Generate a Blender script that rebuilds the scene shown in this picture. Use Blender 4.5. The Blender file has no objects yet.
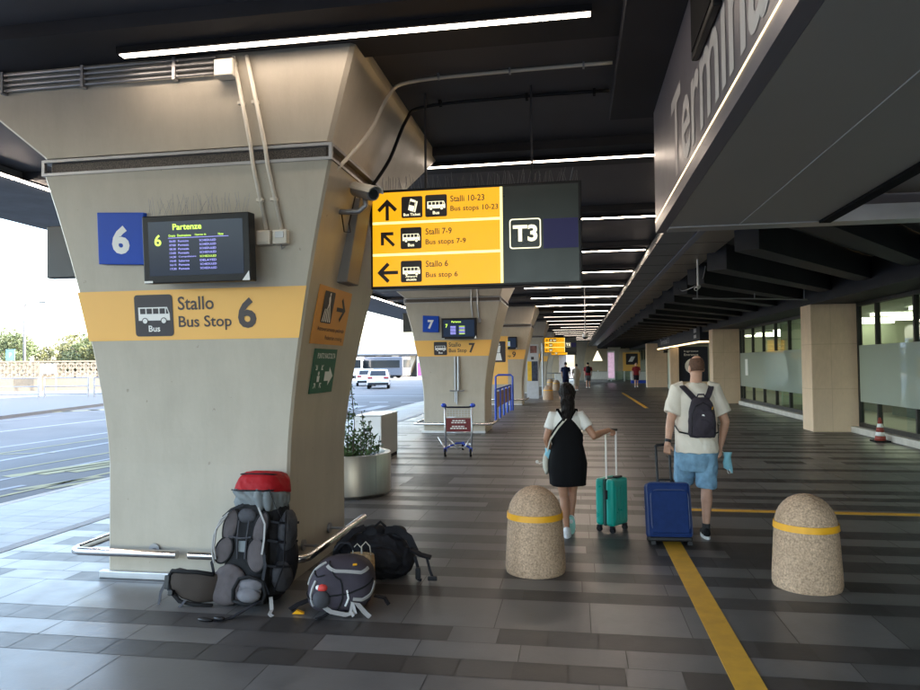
import bpy, bmesh, math, random
from mathutils import Vector, Matrix, Euler
random.seed(7)
S = bpy.context.scene
COL = S.collection
PI = math.pi
def V(*a): return Vector(a)
X_, Y_, Z_ = V(1,0,0), V(0,1,0), V(0,0,1)

# ------------------------------------------------------------------ materials
def mat(name, col, rough=.6, metal=0., noise=.08, scale=6., bump=0., bscale=60., emit=None, estr=0., spec=.5, alpha=1., coat=0., rvar=.08, stretch=(1,1,1), dirt=0., island=0., specks=0.):
    m = bpy.data.materials.new(name); m.use_nodes = True
    nt = m.node_tree; N = nt.nodes; L = nt.links
    b = N['Principled BSDF']
    b.inputs['Roughness'].default_value = rough
    b.inputs['Metallic'].default_value = metal
    b.inputs['Specular IOR Level'].default_value = spec
    if coat: b.inputs['Coat Weight'].default_value = coat; b.inputs['Coat Roughness'].default_value = .15
    tc = N.new('ShaderNodeTexCoord'); mp = N.new('ShaderNodeMapping'); mp.inputs['Scale'].default_value = stretch
    L.new(tc.outputs['Object'], mp.inputs['Vector'])
    nz = N.new('ShaderNodeTexNoise'); nz.inputs['Scale'].default_value = scale; nz.inputs['Detail'].default_value = 5
    L.new(mp.outputs[0], nz.inputs['Vector'])
    cr = N.new('ShaderNodeValToRGB')
    cr.color_ramp.elements[0].position = .3; cr.color_ramp.elements[1].position = .7
    cr.color_ramp.elements[0].color = tuple(max(0, c*(1-noise)) for c in col[:3]) + (1,)
    cr.color_ramp.elements[1].color = tuple(min(1, c*(1+noise)) for c in col[:3]) + (1,)
    L.new(nz.outputs['Fac'], cr.inputs['Fac'])
    out = cr.outputs['Color']
    if island:
        ge = N.new('ShaderNodeNewGeometry'); mr = N.new('ShaderNodeMapRange')
        mr.inputs['To Min'].default_value = 1-island; mr.inputs['To Max'].default_value = 1+island
        L.new(ge.outputs['Random Per Island'], mr.inputs['Value'])
        hs = N.new('ShaderNodeHueSaturation'); L.new(out, hs.inputs['Color']); L.new(mr.outputs[0], hs.inputs['Value'])
        out = hs.outputs['Color']
    if dirt:
        n2 = N.new('ShaderNodeTexNoise'); n2.inputs['Scale'].default_value = 1.3; n2.inputs['Detail'].default_value = 8; n2.inputs['Roughness'].default_value = .7
        mp2 = N.new('ShaderNodeMapping'); mp2.inputs['Scale'].default_value = (3,3,.8); L.new(tc.outputs['Object'], mp2.inputs['Vector']); L.new(mp2.outputs[0], n2.inputs['Vector'])
        c2 = N.new('ShaderNodeValToRGB'); c2.color_ramp.elements[0].position=.42; c2.color_ramp.elements[1].position=.75
        c2.color_ramp.elements[0].color=(0,0,0,1); c2.color_ramp.elements[1].color=(dirt,dirt,dirt,1)
        L.new(n2.outputs['Fac'], c2.inputs['Fac'])
        mx = N.new('ShaderNodeMixRGB'); L.new(c2.outputs['Color'], mx.inputs['Fac']); L.new(out, mx.inputs['Color1']); mx.inputs['Color2'].default_value = (col[0]*.45, col[1]*.42, col[2]*.36, 1)
        out = mx.outputs['Color']
    if specks:
        n4 = N.new('ShaderNodeTexNoise'); n4.inputs['Scale'].default_value = 14; n4.inputs['Detail'].default_value = 3; L.new(tc.outputs['Object'], n4.inputs['Vector'])
        c4 = N.new('ShaderNodeValToRGB'); c4.color_ramp.elements[0].position=.735; c4.color_ramp.elements[1].position=.765; c4.color_ramp.elements[0].color=(0,0,0,1); c4.color_ramp.elements[1].color=(specks,specks,specks,1)
        L.new(n4.outputs['Fac'], c4.inputs['Fac']); mx4 = N.new('ShaderNodeMixRGB'); L.new(c4.outputs['Color'], mx4.inputs['Fac']); L.new(out, mx4.inputs['Color1']); mx4.inputs['Color2'].default_value=(col[0]*.3,col[1]*.28,col[2]*.25,1); out = mx4.outputs['Color']
    L.new(out, b.inputs['Base Color'])
    if rvar:
        mr = N.new('ShaderNodeMapRange'); mr.inputs['To Min'].default_value = max(.02, rough-rvar); mr.inputs['To Max'].default_value = min(1, rough+rvar)
        L.new(nz.outputs['Fac'], mr.inputs['Value']); L.new(mr.outputs[0], b.inputs['Roughness'])
    if bump:
        n3 = N.new('ShaderNodeTexNoise'); n3.inputs['Scale'].default_value = bscale; n3.inputs['Detail'].default_value = 4
        L.new(mp.outputs[0], n3.inputs['Vector'])
        bp = N.new('ShaderNodeBump'); bp.inputs['Strength'].default_value = bump; bp.inputs['Distance'].default_value = .01
        L.new(n3.outputs['Fac'], bp.inputs['Height']); L.new(bp.outputs[0], b.inputs['Normal'])
    if emit:
        b.inputs['Emission Color'].default_value = tuple(emit)+(1,); b.inputs['Emission Strength'].default_value = estr
    return m
def glass_mat(name, tint, refl=.12, haze=0., body=(.5,.6,.55)):
    m = bpy.data.materials.new(name); m.use_nodes = True
    nt = m.node_tree; N = nt.nodes; L = nt.links; N.remove(N['Principled BSDF'])
    out = N['Material Output']
    tr = N.new('ShaderNodeBsdfTransparent'); tr.inputs['Color'].default_value = tuple(tint)+(1,)
    gl = N.new('ShaderNodeBsdfGlossy'); gl.inputs['Roughness'].default_value = .03; gl.inputs['Color'].default_value=(.9,.95,.93,1)
    fr = N.new('ShaderNodeFresnel'); fr.inputs['IOR'].default_value = 1.5
    ad = N.new('ShaderNodeMath'); ad.operation='ADD'; ad.inputs[1].default_value = refl-.04; L.new(fr.outputs[0], ad.inputs[0])
    ge = N.new('ShaderNodeNewGeometry'); iv = N.new('ShaderNodeMath'); iv.operation='SUBTRACT'; iv.inputs[0].default_value=1; L.new(ge.outputs['Backfacing'], iv.inputs[1])
    ml = N.new('ShaderNodeMath'); ml.operation='MULTIPLY'; L.new(ad.outputs[0], ml.inputs[0]); L.new(iv.outputs[0], ml.inputs[1])
    mx = N.new('ShaderNodeMixShader'); L.new(ml.outputs[0], mx.inputs[0])
    base = tr.outputs[0]
    if haze:
        df = N.new('ShaderNodeBsdfDiffuse'); tl = N.new('ShaderNodeBsdfTranslucent')
        nz = N.new('ShaderNodeTexNoise'); nz.inputs['Scale'].default_value=1.2
        c = N.new('ShaderNodeValToRGB'); c.color_ramp.elements[0].color=tuple(.92*a for a in body)+(1,); c.color_ramp.elements[1].color=tuple(1.06*a for a in body)+(1,)
        L.new(nz.outputs['Fac'], c.inputs[0]); L.new(c.outputs[0], df.inputs['Color']); L.new(c.outputs[0], tl.inputs['Color'])
        m1 = N.new('ShaderNodeMixShader'); m1.inputs[0].default_value=.5; L.new(df.outputs[0], m1.inputs[1]); L.new(tl.outputs[0], m1.inputs[2])
        m2 = N.new('ShaderNodeMixShader'); m2.inputs[0].default_value=haze; L.new(tr.outputs[0], m2.inputs[1]); L.new(m1.outputs[0], m2.inputs[2])
        base = m2.outputs[0]
    L.new(base, mx.inputs[1]); L.new(gl.outputs[0], mx.inputs[2]); L.new(mx.outputs[0], out.inputs['Surface'])
    return m

M = {}
_mat=mat
CLOTH=('cotton','dress','denim','nylon','ripstop','padding','cloth','webbing','shirt','shorts','hair','black painted','dark grey ceiling','matt black','rubber','canvas','sock','skin')
def mat(name,*a,**k):
    if 'spec' not in k and any(c in name for c in CLOTH): k['spec']=.12 if 'skin' not in name else .25
    return _mat(name,*a,**k)
M['concrete_paint'] = mat('painted column concrete', (.43,.385,.31), .42, noise=.05, scale=3, bump=.12, bscale=25, dirt=.22, specks=.45)
M['raw_concrete'] = mat('board marked concrete', (.70,.53,.375), .8, noise=.10, scale=1.6, bump=.2, bscale=22, stretch=(2.5,2.5,.7), dirt=.35, specks=.35)
M['raw_joint'] = mat('concrete shadow joint', (.52,.39,.27), .9)
M['bollard'] = mat('pebbly bollard stone', (.46,.315,.205), .85, noise=.42, scale=75, bump=.6, bscale=90, dirt=.45, specks=.8)
M['ceiling_dark'] = mat('black painted ceiling', (.042,.041,.045), .55, noise=.2, scale=1.5, rvar=.1)
M['ceiling_panel'] = mat('dark grey ceiling panel', (.085,.082,.088), .5, noise=.15, scale=1.0)
M['ceiling_side'] = mat('charcoal side ceiling paint', (.075,.072,.075), .6, noise=.15, scale=1.0)
M['deck_grey'] = mat('grey deck edge concrete', (.17,.18,.20), .8, noise=.15, scale=1.5, dirt=.3)
M['gutter_grey'] = mat('dark grey coated panel', (.19,.185,.18), .5, spec=.3, noise=.12, scale=1.2)
M['gutter_warm'] = mat('bronze grey metal panel', (.32,.27,.21), .35, noise=.15, scale=1.2, metal=.4)
M['gutter_strip'] = mat('pale lilac grey strip', (.22,.22,.27), .4)
M['soffit'] = mat('taupe soffit panel', (.38,.35,.30), .5, noise=.06, scale=.8)
M['term_face'] = mat('brushed grey lilac sign panel', (.20,.19,.215), .38, noise=.05, metal=.3)
M['term_letter'] = mat('off white letters', (.55,.53,.53), .5, noise=.02)
M['white'] = mat('white paint', (.78,.78,.76), .5, noise=.03)
M['white_plastic'] = mat('warm white plastic', (.62,.58,.50), .5, noise=.05)
M['black'] = mat('black plastic', (.012,.012,.014), .38, spec=.22, noise=.1)
M['black_matte'] = mat('matt black', (.014,.014,.015), .8, noise=.15)
M['dark_pict'] = mat('dark brown black print', (.028,.022,.026), .5, noise=.03)
M['brown_text'] = mat('dark brown lettering', (.05,.035,.035), .5, noise=.02)
M['orange_sign'] = mat('orange vinyl band', (.84,.46,.105), .45, noise=.02, scale=2)
M['orange_sign2'] = mat('orange sign board', (.62,.28,.05), .42, noise=.03, scale=2)
M['green_sign'] = mat('dark green sign board', (.012,.10,.055), .45, noise=.05)
M['blue_plate'] = mat('royal blue sign plate', (.006,.06,.42), .4, spec=.25, noise=.04)
M['steel'] = mat('brushed stainless steel', (.55,.54,.52), .38, metal=1., noise=.06, scale=40, stretch=(1,1,.03))
M['steel_tube'] = mat('polished steel tube', (.62,.61,.60), .2, metal=1., noise=.05)
M['galv'] = mat('grey galvanised metal', (.35,.35,.36), .45, metal=.7, noise=.1)
M['lamp_grey'] = mat('dark grey lamp post paint', (.10,.10,.105), .6)
M['alum'] = mat('anodised aluminium', (.55,.56,.58), .35, metal=.85, noise=.05)
M['yellow_paint'] = mat('yellow floor paint', (.60,.325,.025), .62, noise=.1, scale=9, dirt=.3)
M['yellow_band'] = mat('yellow reflective band', (.80,.38,.008), .5, noise=.1, dirt=.25)
M['white_line'] = mat('white road paint', (.30,.305,.315), .7, noise=.15, scale=5, dirt=.3)
M['yellow_line'] = mat('faded yellow road paint', (.26,.235,.10), .7, noise=.25, scale=3)
M['asphalt'] = mat('asphalt', (.105,.103,.10), .8, noise=.25, scale=.5, bump=.25, bscale=150)
M['pave_light'] = mat('pale pavement', (.10,.098,.094), .7, noise=.12, scale=2)
M['tile_light'] = mat('mid grey floor tile', (.115,.110,.106), .36, dirt=.22, noise=.12, scale=5, island=.22, rvar=.1, bump=.05, bscale=40)
M['tile_dark'] = mat('anthracite floor tile', (.042,.039,.038), .44, spec=.45, dirt=.2, noise=.12, scale=5, island=.26, rvar=.1, bump=.05, bscale=40)
M['tile_pale'] = mat('weathered grey paving tile', (.17,.17,.172), .45, noise=.15, scale=5, island=.2, bump=.05)
M['grout'] = mat('pale grout', (.10,.095,.09), .8)
M['led'] = mat('led diffuser', (.9,.88,.85), .5, noise=0, emit=(1,.81,.64), estr=7., rvar=0)
M['led_near'] = mat('led diffuser near', (.9,.88,.85), .5, noise=0, emit=(1,.82,.66), estr=2.3, rvar=0)
M['led_far'] = mat('led diffuser far', (.9,.88,.85), .5, noise=0, emit=(1,.84,.70), estr=.8, rvar=0)
M['led_warm'] = mat('warm led diffuser', (.9,.85,.7), .5, noise=0, emit=(1,.72,.36), estr=.35, rvar=0)
M['room_lamp'] = mat('office ceiling lamp', (.9,.9,.8), .5, noise=0, emit=(1,.90,.72), estr=.75, rvar=0)
M['yellow_lit'] = mat('backlit yellow panel', (.32,.16,.003), .4, noise=.02, emit=(1,.45,.007), estr=.085)
M['yellow_rule'] = mat('backlit pale rule', (.85,.8,.4), .4, noise=0, emit=(1,.86,.33), estr=.11)
M['lit_white'] = mat('backlit pale pictogram', (.8,.78,.6), .4, noise=0, emit=(1,.93,.62), estr=.10)
M['slate'] = mat('dark slate sign face', (.022,.032,.031), .3, noise=.05)
M['navy_patch'] = mat('navy patch', (.015,.015,.12), .5, noise=.05)
M['screen'] = mat('dark blue display', (.008,.013,.025), .15, spec=.18, noise=.1, scale=1.5, emit=(.03,.055,.11), estr=.03, rvar=0)
M['screen_lime'] = mat('lime display text', (.5,.7,.1), .4, noise=0, emit=(.52,.85,.08), estr=.12)
M['screen_blue'] = mat('lilac display text', (.3,.3,.8), .4, noise=0, emit=(.36,.34,.95), estr=.11)
M['skin'] = mat('skin', (.58,.33,.23), .5, noise=.08, scale=14)
M['skin_tan'] = mat('tanned skin', (.44,.23,.145), .5, noise=.08, scale=14)
M['hair_dark'] = mat('dark brown hair', (.011,.008,.007), .5, noise=.35, scale=40, stretch=(1,1,.15), bump=.7, bscale=120, rvar=.12)
M['hair_short'] = mat('cropped brown hair', (.13,.07,.048), .75, noise=.3, scale=70)
M['tee_white'] = mat('white cotton jersey', (.82,.80,.75), .85, noise=.04, bump=.9, bscale=9)
M['tee_cream'] = mat('cream cotton jersey', (.83,.75,.64), .85, noise=.04, bump=.9, bscale=9)
M['dress'] = mat('black dress cloth', (.007,.007,.008), .9, noise=.15, bump=.4, bscale=12)
M['denim'] = mat('washed blue denim', (.19,.33,.46), .85, noise=.25, scale=12, bump=.5, bscale=22)
M['shoe_white'] = mat('white shoe mesh', (.74,.75,.76), .6, noise=.04)
M['teal_sole'] = mat('pale teal rubber', (.32,.62,.56), .6)
M['sock'] = mat('grey sock', (.05,.05,.05), .9)
M['teal'] = mat('teal abs shell', (.006,.30,.235), .3, noise=.04)
M['teal_dark'] = mat('dark zip tape', (.01,.06,.05), .6)
M['navy'] = mat('navy nylon', (.012,.032,.125), .6, noise=.12, scale=14, bump=.25, bscale=80)
M['navy_pipe'] = mat('blue grey piping', (.06,.08,.16), .5)
M['bag_black'] = mat('black nylon', (.014,.014,.017), .6, noise=.3, scale=9, bump=.5, bscale=25)
M['bag_grey'] = mat('charcoal ripstop', (.05,.05,.056), .65, noise=.2, scale=9, bump=.4, bscale=25)
M['pad_grey'] = mat('grey padding mesh', (.085,.073,.074), .85, noise=.12, scale=20, bump=.2, bscale=150)
M['pad_pale'] = mat('pale grey padding', (.14,.135,.145), .8, noise=.1)
M['pad_brown'] = mat('dark brown grey padding', (.05,.040,.034), .85, noise=.12)
M['bag_red'] = mat('red nylon', (.30,.010,.014), .6, noise=.15, bump=.5, bscale=14)
M['bag_slate'] = mat('slate grey nylon', (.15,.165,.17), .65, noise=.15, bump=.6, bscale=16)
M['strap_grey'] = mat('grey webbing', (.30,.29,.28), .7)
M['plum'] = mat('charcoal plum nylon', (.045,.038,.048), .65, noise=.15, bump=.4, bscale=20)
M['paper'] = mat('printed brown paper', (.45,.28,.13), .8, noise=.5, scale=30)
M['paper_red'] = mat('red printed paper', (.5,.05,.02), .7)
M['red_patch'] = mat('red badge', (.55,.04,.03), .6)
M['mask_blue'] = mat('pale blue mask cloth', (.26,.55,.66), .8)
M['canvas'] = mat('cream canvas', (.55,.52,.44), .85)
M['cart_blue'] = mat('blue plastic', (.02,.06,.42), .4)
M['maroon'] = mat('maroon board', (.15,.012,.016), .45)
M['rubber'] = mat('black rubber', (.015,.015,.016), .7)
M['rack_blue'] = mat('blue painted steel', (.01,.06,.42), .4)
M['rack_brown'] = mat('brown board', (.22,.12,.07), .7, noise=.2)
M['soil'] = mat('soil', (.04,.03,.02), .95, noise=.4, scale=20)
M['leaf'] = mat('shrub leaf', (.055,.11,.03), .6, noise=.4, scale=8)
M['leaf_far'] = mat('olive tree leaf', (.05,.07,.025), .7, noise=.5, scale=.7)
M['leaf_far2'] = mat('yellow green tree leaf', (.075,.082,.027), .7, noise=.45, scale=.7)
M['bark'] = mat('bark', (.08,.06,.045), .9, noise=.3)
M['sand_block'] = mat('pale screen block concrete', (.25,.205,.15), .85, noise=.12)
M['car_white'] = mat('white car paint', (.72,.73,.75), .3, coat=.6, noise=.02)
M['car_glass'] = mat('dark car glass', (.02,.025,.03), .08, noise=.05)
M['tail_red'] = mat('tail lamp red', (.35,.02,.02), .3)
M['pink'] = mat('magenta poster print', (.55,.12,.38), .5, noise=.35, scale=3)
M['pink_lit'] = mat('backlit pink advert', (.6,.42,.55), .5, noise=.3, scale=3, emit=(.9,.6,.8), estr=.04)
M['cone_red'] = mat('maroon cone plastic', (.28,.045,.03), .5)
M['shirt_blue'] = mat('navy shirt', (.015,.02,.06), .85)
M['shirt_red'] = mat('red shirt', (.22,.025,.03), .85)
M['cloth_pale'] = mat('pale beige cloth', (.52,.46,.38), .85)
M['trouser_dark'] = mat('dark shorts', (.02,.02,.03), .85)
M['short_grey'] = mat('grey shorts', (.12,.12,.12), .85)
M['beige_wall'] = mat('beige hall plaster', (.55,.44,.30), .7, noise=.15, scale=.7)
M['room_green'] = mat('pale green office wall', (.40,.42,.34), .8, noise=.1, scale=.6)
M['room_floor'] = mat('office floor', (.12,.13,.11), .5)
M['mullion'] = mat('dark bronze mullion', (.018,.017,.016), .45)
M['kiosk_navy'] = mat('navy entrance panel', (.014,.018,.03), .5, spec=.2)
M['poster_grey'] = mat('pale grey totem', (.45,.46,.48), .5)
M['portrait'] = mat('printed portrait tones', (.16,.07,.06), .6, noise=.8, scale=4)
M['poster_yellow'] = mat('yellow poster', (.75,.45,.03), .5, noise=.1)
M['poster_dark'] = mat('dark poster print', (.03,.04,.07), .5, noise=.6, scale=8)
M['terrazzo'] = mat('kerb stone', (.50,.47,.42), .75, noise=.12, scale=4)
M['perf'] = mat('dark perforated mesh', (.09,.07,.055), .6, noise=.8, scale=110)
M['counter_white'] = mat('white counter laminate', (.62,.6,.55), .5)
M['terminal_wall'] = mat('terminal cladding', (.42,.41,.39), .7)
M['glass_green'] = glass_mat('green tinted glass', (.84,.95,.87), .06)
M['film'] = glass_mat('frosted film', (.6,.7,.64), .06, haze=.86, body=(.56,.62,.58))
M['glass_rail'] = glass_mat('clear green glass panel', (.72,.85,.80), .1, haze=.15)
M['lens'] = mat('camera lens glass', (.004,.004,.006), .08, noise=0)
M['bus_grey'] = mat('grey bus paint', (.10,.11,.14), .4)

# ------------------------------------------------------------------ mesh builder
class MB:
    def __init__(s): s.v=[]; s.f=[]; s.mi=[]; s.cur=0; s.mats=[]; s.T=None
    def use(s, m):
        if m not in s.mats: s.mats.append(m)
        s.cur = s.mats.index(m); return s
    def add(s, vs, fs):
        n=len(s.v)
        s.v += [(s.T @ Vector(p)) if s.T else Vector(p) for p in vs]
        s.f += [tuple(n+i for i in f) for f in fs]; s.mi += [s.cur]*len(fs); return s
    def box(s,x0,y0,z0,x1,y1,z1):
        vs=[(x0,y0,z0),(x1,y0,z0),(x1,y1,z0),(x0,y1,z0),(x0,y0,z1),(x1,y0,z1),(x1,y1,z1),(x0,y1,z1)]
        return s.add(vs,[(0,3,2,1),(4,5,6,7),(0,1,5,4),(1,2,6,5),(2,3,7,6),(3,0,4,7)])
    def obox(s,c,size,rot=None):
        R=rot if rot is not None else Matrix.Identity(3)
        if isinstance(R,(tuple,list)): R=Euler(R).to_matrix()
        hx,hy,hz=[a/2 for a in size]; c=Vector(c)
        vs=[c+R@V(*p) for p in [(-hx,-hy,-hz),(hx,-hy,-hz),(hx,hy,-hz),(-hx,hy,-hz),(-hx,-hy,hz),(hx,-hy,hz),(hx,hy,hz),(-hx,hy,hz)]]
        return s.add(vs,[(0,3,2,1),(4,5,6,7),(0,1,5,4),(1,2,6,5),(2,3,7,6),(3,0,4,7)])
    def loft(s,rings,cap0=True,cap1=True,closed=True):
        n=len(rings[0]); vs=[p for r in rings for p in r]; fs=[]
        for i in range(len(rings)-1):
            for j in range(n if closed else n-1):
                k=(j+1)%n; fs.append((i*n+j,i*n+k,(i+1)*n+k,(i+1)*n+j))
        if cap0: fs.append(tuple(range(n-1,-1,-1)))
        if cap1: fs.append(tuple((len(rings)-1)*n+j for j in range(n)))
        return s.add(vs,fs)
    def tube(s,pts,r,seg=10,cap=True):
        pts=[Vector(p) for p in pts]; n=len(pts); rs=r if isinstance(r,(list,tuple)) else [r]*n
        rings=[]; prev=None
        for i,p in enumerate(pts):
            t=(pts[min(i+1,n-1)]-pts[max(i-1,0)]).normalized()
            if prev is None:
                a=Z_ if abs(t.z)<.9 else X_
                u=t.cross(a).normalized()
            else:
                u=(prev-t*prev.dot(t)); u=u.normalized() if u.length>1e-6 else t.cross(X_).normalized()
            prev=u; w=t.cross(u)
            rings.append([p+u*(rs[i]*math.cos(2*PI*k/seg))+w*(rs[i]*math.sin(2*PI*k/seg)) for k in range(seg)])
        return s.loft(rings,cap,cap)
    def capsule(s,a,b,r0,r1,seg=14):
        a=Vector(a); b=Vector(b); t=(b-a)
        if t.length<1e-6: t=V(0,0,1e-4)
        t=t.normalized(); u=t.cross(Z_ if abs(t.z)<.9 else X_).normalized(); w=t.cross(u)
        rings=[]
        def ring(c,r): rings.append([c+u*(r*math.cos(2*PI*k/seg))+w*(r*math.sin(2*PI*k/seg)) for k in range(seg)])
        for k in range(1,5): an=PI/2*(k/4-1); ring(a+t*(r0*math.sin(an)) , max(r0*math.cos(an),r0*.05))
        for k in range(0,4): an=PI/2*(k/4); ring(b+t*(r1*math.sin(an)), r1*math.cos(an))
        ring(b+t*r1*.99, r1*.06)
        return s.loft(rings)
    def ell(s,c,rad,rot=None,seg=18,rg=10):
        R=Euler(rot).to_matrix() if rot else Matrix.Identity(3); c=Vector(c); rings=[]
        for i in range(1,rg):
            a=-PI/2+PI*i/rg
            rings.append([c+R@V(rad[0]*math.cos(a)*math.cos(2*PI*k/seg),rad[1]*math.cos(a)*math.sin(2*PI*k/seg),rad[2]*math.sin(a)) for k in range(seg)])
        return s.loft(rings)
    def rings(s,data,seg=24,pw=2.):
        # data: (z, cx, cy, rx, ry) superellipse rings
        R=[]
        for z,cx,cy,rx,ry in data:
            q=[]
            for k in range(seg):
                a=2*PI*k/seg; c,sn=math.cos(a),math.sin(a)
                q.append(V(cx+rx*math.copysign(abs(c)**(2/pw),c), cy+ry*math.copysign(abs(sn)**(2/pw),sn), z))
            R.append(q)
        return s.loft(R)
    def lathe(s,prof,seg=32,c=(0,0,0)):
        c=Vector(c); return s.loft([[c+V(r*math.cos(2*PI*k/seg),r*math.sin(2*PI*k/seg),z) for k in range(seg)] for r,z in prof])
    def quad(s,a,b,c,d): return s.add([a,b,c,d],[(0,1,2,3)])
    def grid(s,rows):
        n=len(rows[0]); return s.add([p for r in rows for p in r],[(i*n+j,i*n+j+1,(i+1)*n+j+1,(i+1)*n+j) for i in range(len(rows)-1) for j in range(n-1)])
    def prism(s,poly,depth_vec):
        d=Vector(depth_vec); n=len(poly); p=[Vector(q) for q in poly]
        return s.add(p+[q+d for q in p],[tuple(range(n-1,-1,-1)),tuple(range(n,2*n))]+[(i,(i+1)%n,n+(i+1)%n,n+i) for i in range(n)])
    def ribbon(s,pts,width,up,th=.004):
        pts=[Vector(p) for p in pts]; n=len(pts); rings=[]
        for i,p in enumerate(pts):
            t=(pts[min(i+1,n-1)]-pts[max(i-1,0)]).normalized(); u=Vector(up) if not callable(up) else up(i/(n-1))
            w=t.cross(u).normalized(); nn=w.cross(t).normalized(); ww=width if not callable(width) else width(i/(n-1))
            rings.append([p-w*ww/2-nn*th/2,p+w*ww/2-nn*th/2,p+w*ww/2+nn*th/2,p-w*ww/2+nn*th/2])
        return s.loft(rings)
    def mesh(s,name):
        me=bpy.data.meshes.new(name); me.from_pydata(s.v,[],s.f)
        for m in s.mats: me.materials.append(m)
        me.polygons.foreach_set('material_index',s.mi); me.update()
        return me
    def build(s,name,m=None,parent=None,smooth=False,bevel=0.,loc=None,fix=True,angle=None):
        if m is not None and not s.mats: s.mats=[m]
        me=s.mesh(name)
        if fix:
            bm=bmesh.new(); bm.from_mesh(me); bmesh.ops.recalc_face_normals(bm,faces=bm.faces); bm.to_mesh(me); bm.free()
        if smooth:
            me.shade_smooth()
            if angle: me.set_sharp_from_angle(angle=math.radians(angle))
        o=bpy.data.objects.new(name,me); COL.objects.link(o)
        if parent: o.parent=parent
        if loc: o.location=loc
        if bevel:
            b=o.modifiers.new('bevel','BEVEL'); b.width=bevel; b.segments=2; b.limit_method='ANGLE'; b.angle_limit=math.radians(40)
        return o

def eval_mesh(o):
    dg=bpy.context.evaluated_depsgraph_get(); dg.update()
    return bpy.data.meshes.new_from_object(o.evaluated_get(dg),depsgraph=dg)
from mathutils import noise as NZ
def blob(mb,name,m,parent=None,voxel=.006,smooth=4,wr=None):
    """voxel-union of the shapes in mb into ONE continuous smooth skin"""
    me=mb.mesh('tmp'); bm=bmesh.new(); bm.from_mesh(me); bmesh.ops.recalc_face_normals(bm,faces=bm.faces); bm.to_mesh(me); bm.free()
    t=bpy.data.objects.new('tmp',me); COL.objects.link(t)
    r=t.modifiers.new('r','REMESH'); r.mode='VOXEL'; r.voxel_size=voxel
    if smooth: s=t.modifiers.new('s','SMOOTH'); s.iterations=smooth; s.factor=.5
    me2=eval_mesh(t); bpy.data.objects.remove(t); bpy.data.meshes.remove(me)
    if wr:
        amp,fx,fz=wr; ns=[v.normal.copy() for v in me2.vertices]
        for v,n in zip(me2.vertices,ns):
            c=v.co; q=V(c.x*fx+c.z*fz*.5,c.y*fx,c.z*fz)+V(7.3,1.1,3.7); a=1-abs(NZ.noise(q))*2; b_=NZ.noise(q*2.1)
            v.co=c+n*(amp*(a*.7+b_*.5))
    me2.name=name; me2.materials.clear(); me2.materials.append(m); me2.shade_smooth()
    o=bpy.data.objects.new(name,me2); COL.objects.link(o)
    if parent: o.parent=parent
    return o
_tc={}
def text_geo(s,bold=0.,spacing=1.):
    k=(s,bold,spacing)
    if k in _tc: return _tc[k]
    cu=bpy.data.curves.new('t','FONT'); cu.body=s; cu.offset=bold; cu.space_character=spacing; cu.resolution_u=3
    o=bpy.data.objects.new('t',cu); COL.objects.link(o)
    me=eval_mesh(o)
    vs=[(v.co.x,v.co.y) for v in me.vertices]; fs=[tuple(p.vertices) for p in me.polygons]
    bpy.data.objects.remove(o); bpy.data.curves.remove(cu); bpy.data.meshes.remove(me)
    x0=min(v[0] for v in vs); x1=max(v[0] for v in vs); y0=min(v[1] for v in vs); y1=max(v[1] for v in vs)
    _tc[k]=([((a-x0)/(x1-x0),(b-y0)/(y1-y0)) for a,b in vs],fs,(x1-x0)/(y1-y0)); return _tc[k]
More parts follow.
